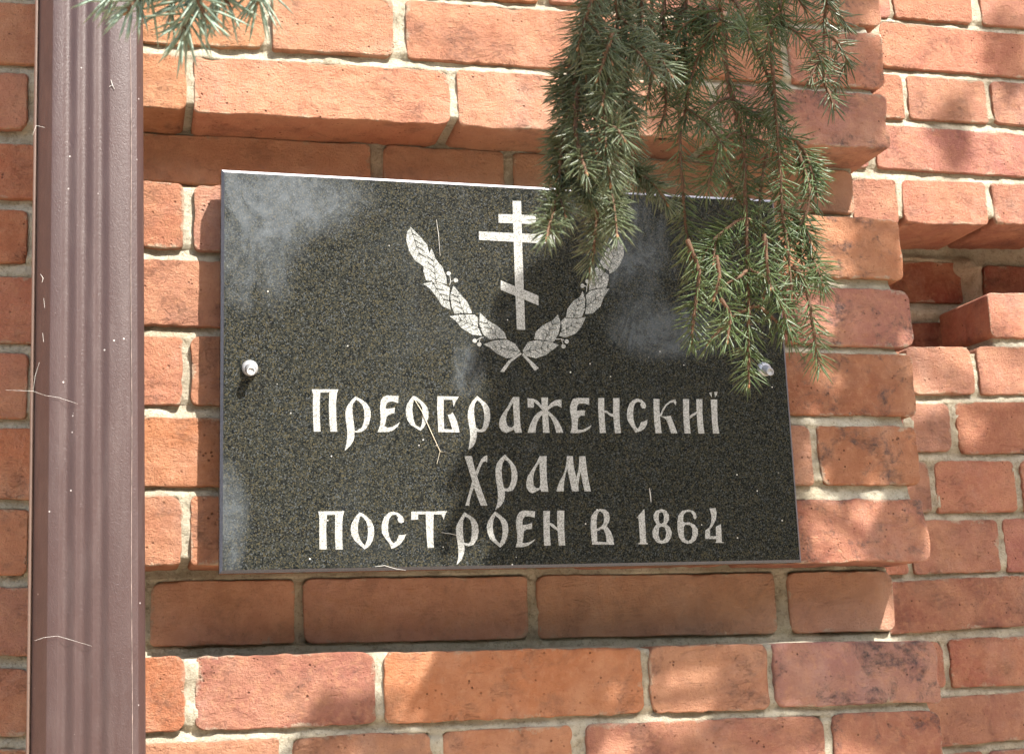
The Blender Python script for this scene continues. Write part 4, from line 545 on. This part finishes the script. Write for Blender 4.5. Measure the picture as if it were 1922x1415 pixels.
# ================= plaque =================
px0,px1,pz0,pz1=PLAQUE
PYF=-.038
def plaque():
    e=link('memorial_plaque',None,label='rectangular polished black granite plaque with engraved cross, wreath and lettering',cat='plaque')
    e.location=(px0,PYF,pz0); W_,H_=px1-px0,pz1-pz0; th=.020; bv=.0028
    def ring(i,y): return [(i,y,i),(W_-i,y,i),(W_-i,y,H_-i),(i,y,H_-i)]
    V=ring(bv,0)+ring(bv,.004)+ring(0,.004)+ring(0,th)+ring(.002,th+.001)
    Fc=[(0,1,2,3),(19,18,17,16)]
    for k in range(4):
        for j in range(4): a=k*4+j;b=k*4+(j+1)%4; Fc.append((a,b,b+4,a+4)[::-1])
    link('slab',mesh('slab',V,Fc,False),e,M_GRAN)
    V=ring(bv,.0001)+ring(0,bv)+ring(0,.0039)+ring(bv,.0039); Fc=[]
    for k in range(3):
        for j in range(4): a=k*4+j;b=k*4+(j+1)%4; Fc.append((a,b,b+4,a+4)[::-1])
    link('bevelled_edge',mesh('bevelled_edge',V,Fc,False),e,M_EDGE)
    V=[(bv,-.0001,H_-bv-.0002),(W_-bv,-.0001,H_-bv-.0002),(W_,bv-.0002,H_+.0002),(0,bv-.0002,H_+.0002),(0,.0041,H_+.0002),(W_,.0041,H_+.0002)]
    link('top_edge_glint',mesh('top_edge_glint',V,[(0,1,2,3),(3,2,5,4)],False),e,M_GLINT)  # pale strip painted along the top bevel as a sun glint
    cnt=[0]
    def plate(name,polys,mt,z0=.00025,parent=e):
        V=[];Fc=[]
        for k,rings in enumerate(polys):
            d=z0+.00005*k
            pts=[[Vector((x/1000.,z/1000.,0)) for x,z in r] for r in rings]
            tri=tessellate_polygon(pts); flat=[p for r in pts for p in r]; b=len(V)
            V+=[(p.x,-d,p.y) for p in flat]
            for t in tri:
                a,b2,c=[flat[i] for i in t]
                cr=(b2-a).cross(c-a).z
                t=tuple(b+i for i in t); Fc.append(t if cr>0 else t[::-1])
            # thin rim so the fill has real thickness
            s=b
            for r in pts:
                n=len(r); bb=len(V); V+=[(p.x,0.0003,p.y) for p in r]
                for i in range(n): Fc.append((s+i,s+(i+1)%n,bb+(i+1)%n,bb+i))
                s+=n
        return link(name,mesh(name,V,Fc,False),parent,mt)
    for nm,polys in GLYPHS: plate('letter' if nm not in('one','eight','six','four') else 'digit',polys,M_ENG)
    for i,(nm,polys) in enumerate(EMBLEM):
        plate({'cross':'orthodox_cross','leaf':'wreath_leaf','stem':'wreath_stem'}[nm],polys,M_LEAF if nm=='leaf' else M_ENG,.00025+.00003*(i%3))
    rn=random.Random(4)
    for nm,polys in EMBLEM:
        if nm!='leaf': continue
        r=polys[0][0]; n_=len(r); cxm=sum(p[0] for p in r)/n_; czm=sum(p[1] for p in r)/n_
        tip=max(r,key=lambda p:(p[0]-cxm)**2+(p[1]-czm)**2); base=(2*cxm-tip[0],2*czm-tip[1])
        def rib(a,b,w_):
            dx,dz=b[0]-a[0],b[1]-a[1]; L=math.hypot(dx,dz)+1e-6; ox,oz=-dz/L*w_,dx/L*w_
            return [[(a[0]+ox,a[1]+oz),(b[0],b[1]),(a[0]-ox,a[1]-oz)]]
        pt=lambda t:(base[0]+(tip[0]-base[0])*t,base[1]+(tip[1]-base[1])*t)
        pol=[rib(pt(.12),pt(.93),.28)]
        L=math.hypot(tip[0]-base[0],tip[1]-base[1]); ux,uz=(tip[0]-base[0])/L,(tip[1]-base[1])/L
        for k in range(4):
            t=.2+.16*k
            for sd in (-1,1):
                a=pt(t); q=L*.20*(1-.4*abs(t-.4)); b=(a[0]+ux*q*.8-uz*sd*q*.75,a[1]+uz*q*.8+ux*sd*q*.75); pol.append(rib(a,b,.2))
        plate('leaf_vein',pol,M_GRAN,.0005)
    for bx,bz in BERRIES:
        r=2.25; plate('wreath_berry',[[[(bx+r*cos(a*pi/8),bz+r*sin(a*pi/8)) for a in range(16)]]],M_ENG,.0004)
    for st in BERRY_STEMS:
        q=[Vector((a,b,0)) for a,b in st]; L=[];R_=[]
        for i,p in enumerate(q):
            d=(q[min(i+1,len(q)-1)]-q[max(i-1,0)]).normalized(); nn=Vector((-d.y,d.x,0))*.35
            L.append((p.x+nn.x,p.y+nn.y));R_.append((p.x-nn.x,p.y-nn.y))
        plate('berry_stalk',[[L+R_[::-1]]],M_ENG,.00033)
    def lathe(prof,axis_off=(0,0,0),seg=20,hexr=False,droop=0):
        V=[];Fc=[]
        for y,r in prof:
            for k in range(seg):
                a=2*pi*k/seg; V.append((r*cos(a)+axis_off[0],y,r*sin(a)+droop*y+axis_off[2]))
        for i in range(len(prof)-1):
            for k in range(seg): a=i*seg+k;b=i*seg+(k+1)%seg; Fc.append((a,a+seg,b+seg,b))
        Fc.append(tuple(range((len(prof)-1)*seg,len(prof)*seg)))
        return V,Fc
    for i,(bx,bz) in enumerate(BOLTS):
        dr=.42
        V,Fc=lathe([(.02,.004),(.0005,.0072),(-.0008,.0078),(-.0028,.0079),(-.0046,.0072),(-.0060,.0058),(-.0066,.0048)],seg=28,droop=dr)
        b=link('bolt',mesh('bolt',V,Fc),e,M_STEEL); b.location=(bx-px0,0,bz-pz0)
        V,Fc=lathe([(-.0060,.0046),(-.0150,.0046),(-.0160,.0040),(-.0160,.0032),(-.0148,.0028),(-.0146,.0001)],seg=12,droop=dr)
        bm_=mesh('bolt_head',V,Fc); bm_.set_sharp_from_angle(angle=radians(35)); link('bolt_head',bm_,b,M_STEEL)
    for sx,sz in ((.03,.2),(W_-.03,.2)):
        V,Fc=lathe([(.0,.006),(.019,.006)]); s=link('spacer',mesh('spacer',V,Fc),e,M_STEEL); s.location=(sx,.0208,sz)
    return e
PL=plaque()

# ================= threads, cobwebs =================
def tube(paths,r,seg=4):
    V=[];Fc=[]
    for pth in paths:
        pts=[Vector(p) for p in pth]; b=len(V)
        for i,p in enumerate(pts):
            d=(pts[min(i+1,len(pts)-1)]-pts[max(i-1,0)]).normalized()
            a=d.orthogonal().normalized(); c=d.cross(a); rr=r*(1 if 0<i<len(pts)-1 else .5)
            for k in range(seg): V.append(p+a*rr*cos(2*pi*k/seg)+c*rr*sin(2*pi*k/seg))
        for i in range(len(pts)-1):
            for k in range(seg): x=b+i*seg+k;y=b+i*seg+(k+1)%seg; Fc.append((x,y,y+seg,x+seg))
    return V,Fc
RAYM=Matrix(CAM_AXES)
def at(px,py,y):
    d=RAYM.transposed()@Vector(((px-961.)/2622.48,-(py-707.5)/2622.48,-1)); 
    t=(y+1.383)/d.y; return Vector((d.x*t,y,1.75+d.z*t))
def thread(label,paths,y,r=.0003,cat='cobweb',mt=None,name='cobweb'):
    if len(paths)>1 and cat=='cobweb' and paths[0][-1]!=paths[1][0]:
        for k,p in enumerate(paths):
            thread(label if k==0 else label+', '+('second','third','fourth')[k-1]+' piece down',[p],y,r,cat,mt,name)
        return
    V,Fc=tube([[at(a,b,y+(c if len(q)>2 else 0)) for q in p for a,b,c in [(q[0],q[1],q[2] if len(q)>2 else 0)]] for p in paths],r)
    link(name,mesh(name,V,Fc),None,mt or M_WEB,label,cat)
thread('dry forked grass stalk stuck across the plaque between the first two lines',[[(775,745),(792,772),(808,808),(826,847),(840,849)],[(826,847),(820,870)]],-.0392,.00045,'stalk',M_DRY,'dry_stalk')
thread('thin pale thread curling along the plaque bottom edge',[[(703,1063),(722,1061),(742,1067),(762,1070)]],-.0395,.0003)
thread('short white fibre between the T and the P of the last line',[[(829,999),(844,1001),(858,1004)]],-.0392,.00025)
thread('faint upright thread above the wreath at the left',[[(819,412),(823,440),(826,480)]],-.0392,.0003)
thread('tiny white drip above the number on the plaque',[[(1219,916),(1221,930),(1222,942)]],-.0395,.0006,'paint drip',None,'paint_drip')
thread('broken cobweb strand stretched over the downpipe at mid height',[[(62,735),(66,705),(74,680)],[(84,742),(110,746),(128,752),(146,758)],[(10,732),(62,734),(84,742)]],-.087,.00015)
thread('crooked cobweb strand across the lower downpipe',[[(65,1202),(82,1196),(108,1193),(132,1200),(172,1212)]],-.087,.00015)
thread('small starry cobweb tuft on the upper left downpipe corner',[[(61,255),(68,236),(84,240)]],-.080,.0003)
thread('white cobweb scrap on the face of the upper downpipe',[[(208,150),(211,160),(215,168)],[(211,160),(205,163)]],-.086,.0004)
thread('frayed cobweb down the dark edge of the downpipe',[[(76,515),(81,522),(79,530)],[(82,560),(84,578)],[(80,625),(82,642)]],-.082,.0003)

# ================= spruce =================
def resample(pts,step):
    P=[Vector(p) for p in pts]; out=[]
    n=len(P)
    for i in range(n-1):
        p0=P[max(i-1,0)];p1=P[i];p2=P[i+1];p3=P[min(i+2,n-1)]
        k=max(1,int((p2-p1).length/step))
        for j in range(k):
            t=j/k
            out.append(.5*((2*p1)+(p2-p0)*t+(2*p0-5*p1+4*p2-p3)*t*t+(3*p1-p0-3*p2+p3)*t**3))
    out.append(P[-1]); return out
def needles_on(paths,density,length,seed,width=.0006,ang=58,rings=True,bare=0.,start=0.):
    """one mesh of tapered, slightly curved needles set round every twig"""
    rn=np.random.RandomState(seed); B=[];D=[];Ln=[];Ax=[]
    for pth in paths:
        pts=resample(pth,.004); 
        if len(pts)<2: continue
        P=np.array([tuple(p) for p in pts]); seg=np.linalg.norm(np.diff(P,axis=0),axis=1); S=np.concatenate([[0],np.cumsum(seg)]); L=S[-1]
        n=int((L-start)*1000*density)
        if n<1: continue
        s=start+np.sort(rn.uniform(0,1,n))*(L-start)
        pos_=np.stack([np.interp(s,S,P[:,k]) for k in range(3)],1)
        t=np.stack([np.interp(np.minimum(s+.002,L),S,P[:,k])-np.interp(np.maximum(s-.002,0),S,P[:,k]) for k in range(3)],1)
        t/=np.linalg.norm(t,axis=1)[:,None]+1e-9
        ref=np.array([.31,.82,.47]); a=np.cross(t,ref); a/=np.linalg.norm(a,axis=1)[:,None]; b=np.cross(t,a)
        ph=np.arange(n)*2.39996+rn.uniform(-.5,.5,n)
        rad=a*np.cos(ph)[:,None]+b*np.sin(ph)[:,None]
        an=np.radians(ang+rn.uniform(-14,14,n)); tip=np.clip((L-s)/.010,0,1); an=an*(.35+.65*tip)
        d=rad*np.sin(an)[:,None]+t*np.cos(an)[:,None]
        d[:,1]*=.6; d/=np.linalg.norm(d,axis=1)[:,None]
        if bare>0:
            keep=rn.uniform(0,1,n)>bare*np.clip((L-s)/L,0,1); 
        else: keep=np.ones(n,bool)
        B.append(pos_[keep]);D.append(d[keep]);Ax.append(t[keep]);Ln.append((length*rn.uniform(.78,1.18,n)*(.75+.25*tip))[keep])
    B=np.concatenate(B);D=np.concatenate(D);Ax=np.concatenate(Ax);Ln=np.concatenate(Ln); n=len(B)
    s1=np.cross(D,Ax); s1/=np.linalg.norm(s1,axis=1)[:,None]+1e-9; s2=np.cross(D,s1)
    curv=rn.uniform(.05,.22,n)[:,None]*Ax
    V=[]; lev=(0,.35,.75) if rings else (0,.6)
    for k,u in enumerate(lev):
        c=B+D*(Ln*u)[:,None]+curv*(Ln*u*u)[:,None]; w=width*(.75,1.,.8)[k] if rings else width*(1,.9)[k]
        for j in range(3):
            an=2*pi*j/3; V.append(c+w*(s1*cos(an)+s2*sin(an)))
    V.append(B+D*Ln[:,None]+curv*Ln[:,None]); m_=len(V); V=np.stack(V,1).reshape(-1,3); i=np.arange(n)[:,None]*m_
    Fq=[];
    for k in range(len(lev)-1):
        for j in range(3):
            j2=(j+1)%3; Fq.append(np.concatenate([i+k*3+j,i+k*3+j2,i+k*3+3+j2,i+k*3+3+j],1))
    k=(len(lev)-1)*3; Ft=[np.concatenate([i+k+j,i+k+(j+1)%3,i+m_-1],1) for j in range(3)]
    return mesh_np('needles',V,np.concatenate(Fq),np.concatenate(Ft))
def twig_mesh(paths,radii,step=.003,seg=6,bumps=True):
    V=[];Fc=[];rn=random.Random(3)
    for pth,(ra_,rb2) in zip(paths,radii):
        pts=resample(pth,step); b=len(V); n=len(pts)
        for i,p in enumerate(pts):
            d=(pts[min(i+1,n-1)]-pts[max(i-1,0)]).normalized(); a=d.cross(Vector((.31,.82,.47))).normalized(); c=d.cross(a)
            r=ra_+(rb2-ra_)*i/(n-1)
            for k in range(seg):
                rr=r*(1+(rn.uniform(-.22,.3) if bumps else 0)); V.append(tuple(p+a*rr*cos(2*pi*k/seg)+c*rr*sin(2*pi*k/seg)))
        for i in range(n-1):
            for k in range(seg): x=b+i*seg+k;y=b+i*seg+(k+1)%seg; Fc.append((x,y,y+seg,x+seg))
        Fc.append(tuple(b+(n-1)*seg+k for k in range(seg)))
    return mesh('branch',V,Fc)
def buds(paths):
    V=[];Fc=[]
    for pth in paths:
        p=Vector(pth[-1]); d=(p-Vector(pth[-2])).normalized(); a=d.orthogonal().normalized(); c=d.cross(a); b=len(V)
        prof=[(-.001,.0007),(.0006,.0011),(.0020,.0009),(.0028,.0003)]
        for y,r in prof:
            for k in range(6): V.append(tuple(p+d*y+a*r*cos(k*pi/3)+c*r*sin(k*pi/3)))
        for i in range(3):
            for k in range(6): x=b+i*6+k;y=b+i*6+(k+1)%6; Fc.append((x,y,y+6,x+6))
        Fc.append(tuple(b+18+k for k in range(6)))
    return mesh('buds',V,Fc)
TRX,TRY=3.1,-2.1
spruce=link('spruce_tree',None,label='spruce tree whose drooping green boughs hang in front of the plaque and wall',cat='tree')
spruce.location=(TRX,TRY,0)
def place(o): 
    o.matrix_parent_inverse=Matrix.Translation(-Vector((TRX,TRY,0)))
    return o
def side_twigs(tw,n,seed,lo=.018,hi=.045):
    rn=random.Random(seed); out=[]
    for _ in range(n):
        p=rn.choice(tw); L=len(p); i=rn.randrange(max(1,L//4),L-1) if L>2 else 0
        a=Vector(p[i]);b=Vector(p[i+1]); t=rn.random(); q=a.lerp(b,t); d=(b-a).normalized()
        s=Vector((rn.uniform(-1,1),rn.uniform(-.9,.9),rn.uniform(-.5,.1))).normalized()
        l=rn.uniform(lo,hi); d1=(d*.55+s*.8).normalized()
        out.append([tuple(q),tuple(q+d1*l*.5),tuple(q+d1*l*.85+Vector((0,0,-l*.22)))])
    return out
def bough(label,tw,nl,dens,mt,r0,ang,seed,bare=0.,width=.00064,start=0.,extra=0):
    tw=tw+side_twigs(tw,extra,seed)
    rr=[(r0,.0011)]+[(.0016,.0009)]*(len(tw)-1-extra)+[(.0009,.0006)]*extra
    b=place(link('branch',twig_mesh(tw,rr),spruce,M_BARK,label=label))
    nd=link('needles',needles_on(tw,dens,nl,seed,ang=ang,bare=bare,width=width,start=start),b,mt,kind='stuff')
    link('bud',buds(tw),b,M_BUD,kind='stuff')
    return b
bough('drooping green bough over the right half of the plaque',TW_A,.0180,1.35,M_NEEDG,.0026,68,4,.2,width=.00056,extra=14)
bough('dense hanging bough beside the cross',TW_B,.0162,2.2,M_NEED,.0020,62,5,width=.00052,extra=18)
bough('sparse dark twigs between the two hanging boughs',TW_C,.0162,1.6,M_NEEDG,.0018,66,6,.1,width=.0005,extra=8)
bough('thin hanging sprig over the pilaster edge',TW_D,.0170,1.1,M_NEED,.002,66,8,extra=1)
bough('blue-green sprig hanging into the top left corner',TW_E,.0250,1.0,M_NEEDB,.0026,62,9,0,.0008,extra=0)
# trunk and the limbs that carry the boughs
def limb(p_from,z_at,r0=.016):
    a=Vector((TRX,TRY,z_at)); e_=Vector(p_from); m1=a.lerp(e_,.45)+Vector((0,0,.18)); m2=a.lerp(e_,.8)+Vector((0,0,.14))
    me=twig_mesh([[a,m1,m2,e_]],[(r0,.003)],.05,7,False); me.name='limb'
    return place(link('limb',me,spruce,M_TRUNK))
me=twig_mesh([[(TRX,TRY,-.05),(TRX+.02,TRY,1.2),(TRX,TRY+.02,3),(TRX,TRY,5.5),(TRX,TRY,8.2)]],[(.17,.03)],.1,14,True); me.name='trunk'
place(link('trunk',me,spruce,M_TRUNK))
for tw,z in ((TW_A,4.3),(TW_B,4.4),(TW_C,4.2),(TW_D,4.1),(TW_E,4.7)): limb(tw[0][0],z,.018)
# boughs higher up that throw the dappled shade
def spray(seed,L=.46):
    rn=random.Random(seed); paths=[]; main=[Vector((0,0,L*.5))]
    for k in range(1,9): main.append(Vector((rn.uniform(-.012,.012),rn.uniform(-.02,.02),L*.5-L*k/8)))
    paths.append([tuple(p) for p in main])
    k=0; z=L*.46
    while z>-L*.40:
        u=(L*.5-z)/L; ln=(.17*(1-.65*u))*rn.uniform(.75,1.15); side=1 if k%2 else -1
        a=radians(rn.uniform(42,62)); y=rn.uniform(-.5,.5)
        p0=Vector((0,0,z)); d=Vector((side*sin(a),y,-cos(a))).normalized(); p1=p0+d*ln*.5; p2=p0+d*ln+Vector((0,0,-ln*.12))
        paths.append([tuple(p0),tuple(p1),tuple(p2)])
        if ln>.07:
            for s_ in (-1,1):
                q=p0+d*ln*rn.uniform(.4,.6); dd=(d*.7+Vector((s_*.2,rn.uniform(-.3,.3),-.6))).normalized()
                paths.append([tuple(q),tuple(q+dd*ln*.28),tuple(q+dd*ln*.5)])
        z-=rn.uniform(.009,.015); k+=1
    return paths
SPR=[]
for sd in (1,2,3):
    ps=spray(sd); wm=twig_mesh(ps,[(.0035,.0012)]+[(.0014,.0008)]*(len(ps)-1),.012,4,False); wm.materials.append(M_BARK)
    nm=needles_on(ps,2.4,.019,sd+40,width=.0013,rings=False); nm.materials.append(M_NEED); SPR.append((wm,nm))
sv=SUNV/1.0
for i,(sx,sy_,sz,t,ang,size) in enumerate(SHADOWS):
    wm,nm=SPR[i%3]; p=Vector((sx,sy_,sz))+sv*t
    b=bpy.data.objects.new('branch',wm); COL.objects.link(b); b.parent=spruce
    a=radians(ang+90)     # 0 = hanging straight down
    b.rotation_euler=(0,-(radians(270)-radians(ang)),RND.uniform(-.5,.5)+.5)
    b.location=p-Vector((TRX,TRY,0)); b.scale=(size,size,size)
    nd=bpy.data.objects.new('needles',nm); COL.objects.link(nd); nd.parent=b; nd['kind']='stuff'
    top=p+(b.rotation_euler.to_matrix()@Vector((0,0,.23*size)))
    limb(tuple(top),min(6.2,top.z+.55),.014)

# ================= trees behind the photographer, mirrored in the plaque =================
def crown_mesh(seed,h,r,conic):
    rn=np.random.RandomState(seed); n=11000
    u=rn.uniform(0,1,n); th=rn.uniform(0,2*pi,n)
    cl=rn.uniform(-1,1,(60,3)); ci=rn.randint(0,60,n)
    zz=(cl[ci,2]*.5+.5); 
    prof=(1-zz)**.8 if conic else np.sqrt(np.clip(1-(2*zz-1)**2,0,1))
    ax=np.arctan2(cl[ci,1],cl[ci,0]); rad=r*prof*(.35+.65*np.abs(cl[ci,0]))
    C_=np.stack([rad*np.cos(ax),rad*np.sin(ax),zz*h],1)+rn.normal(0,1,(n,3))*np.array([.28,.28,.22])*r*.55
    a=rn.normal(0,1,(n,3)); a/=np.linalg.norm(a,axis=1)[:,None]; b=np.cross(a,rn.normal(0,1,(n,3))); b/=np.linalg.norm(b,axis=1)[:,None]
    s=(rn.uniform(.07,.17,n))[:,None]
    V=np.stack([C_-a*s,C_+b*s*.6,C_+a*s,C_-b*s*.6],1).reshape(-1,3); F_=np.arange(n*4).reshape(n,4)
    return mesh_np('crown',V,F_)
CR=[crown_mesh(1,5.2,1.9,False),crown_mesh(2,4.4,1.6,False),crown_mesh(3,6.5,1.9,True)]
for c in CR: c.materials.append(M_TREE)
TREES=[(-5.5,-13,1,1.55,'leafy tree behind the photographer to the far left of the path'),(-2.2,-17,0,1.5,'broad tree behind the photographer, second from the left'),
(.6,-13,1,1.45,'low rounded tree behind the photographer on the left'),(3.4,-15,0,1.35,'broad leafy tree behind the photographer in the middle'),
(5.6,-12.5,1,1.35,'bushy round-headed tree behind the photographer, right of the middle'),(8.2,-15,0,1.4,'wide leafy tree behind the photographer to the right'),
(10.8,-12,1,1.5,'dense leafy tree behind the photographer, third from the right end'),(13.8,-13,2,1.3,'dark conical spruce at the far right behind the photographer'),
(7.0,-19,2,1.6,'tall spruce showing above the leafy trees behind the photographer'),(2.0,-20,2,1.45,'slim spruce far back between two leafy trees behind the photographer'),(12,-19,0,1.7,'big leafy tree at the back right behind the photographer'),(-8,-20,0,1.8,'big leafy tree at the back left behind the photographer')]
for x,y,k,s,lab in TREES:
    e=link('garden_tree',None,label=lab,cat='tree',group='trees standing behind the photographer'); e.location=(x,y,0); e.scale=(s,s,s)
    me=twig_mesh([[(0,0,-.1),(.05,0,1.2),(0,.05,3.2)]],[(.16,.06)],.2,10,False); me.name='trunk'; link('trunk',me,e,M_TRUNK)
    c=bpy.data.objects.new('crown',CR[k]); COL.objects.link(c); c.parent=e; c.location=(0,0,.9); c['kind']='stuff'
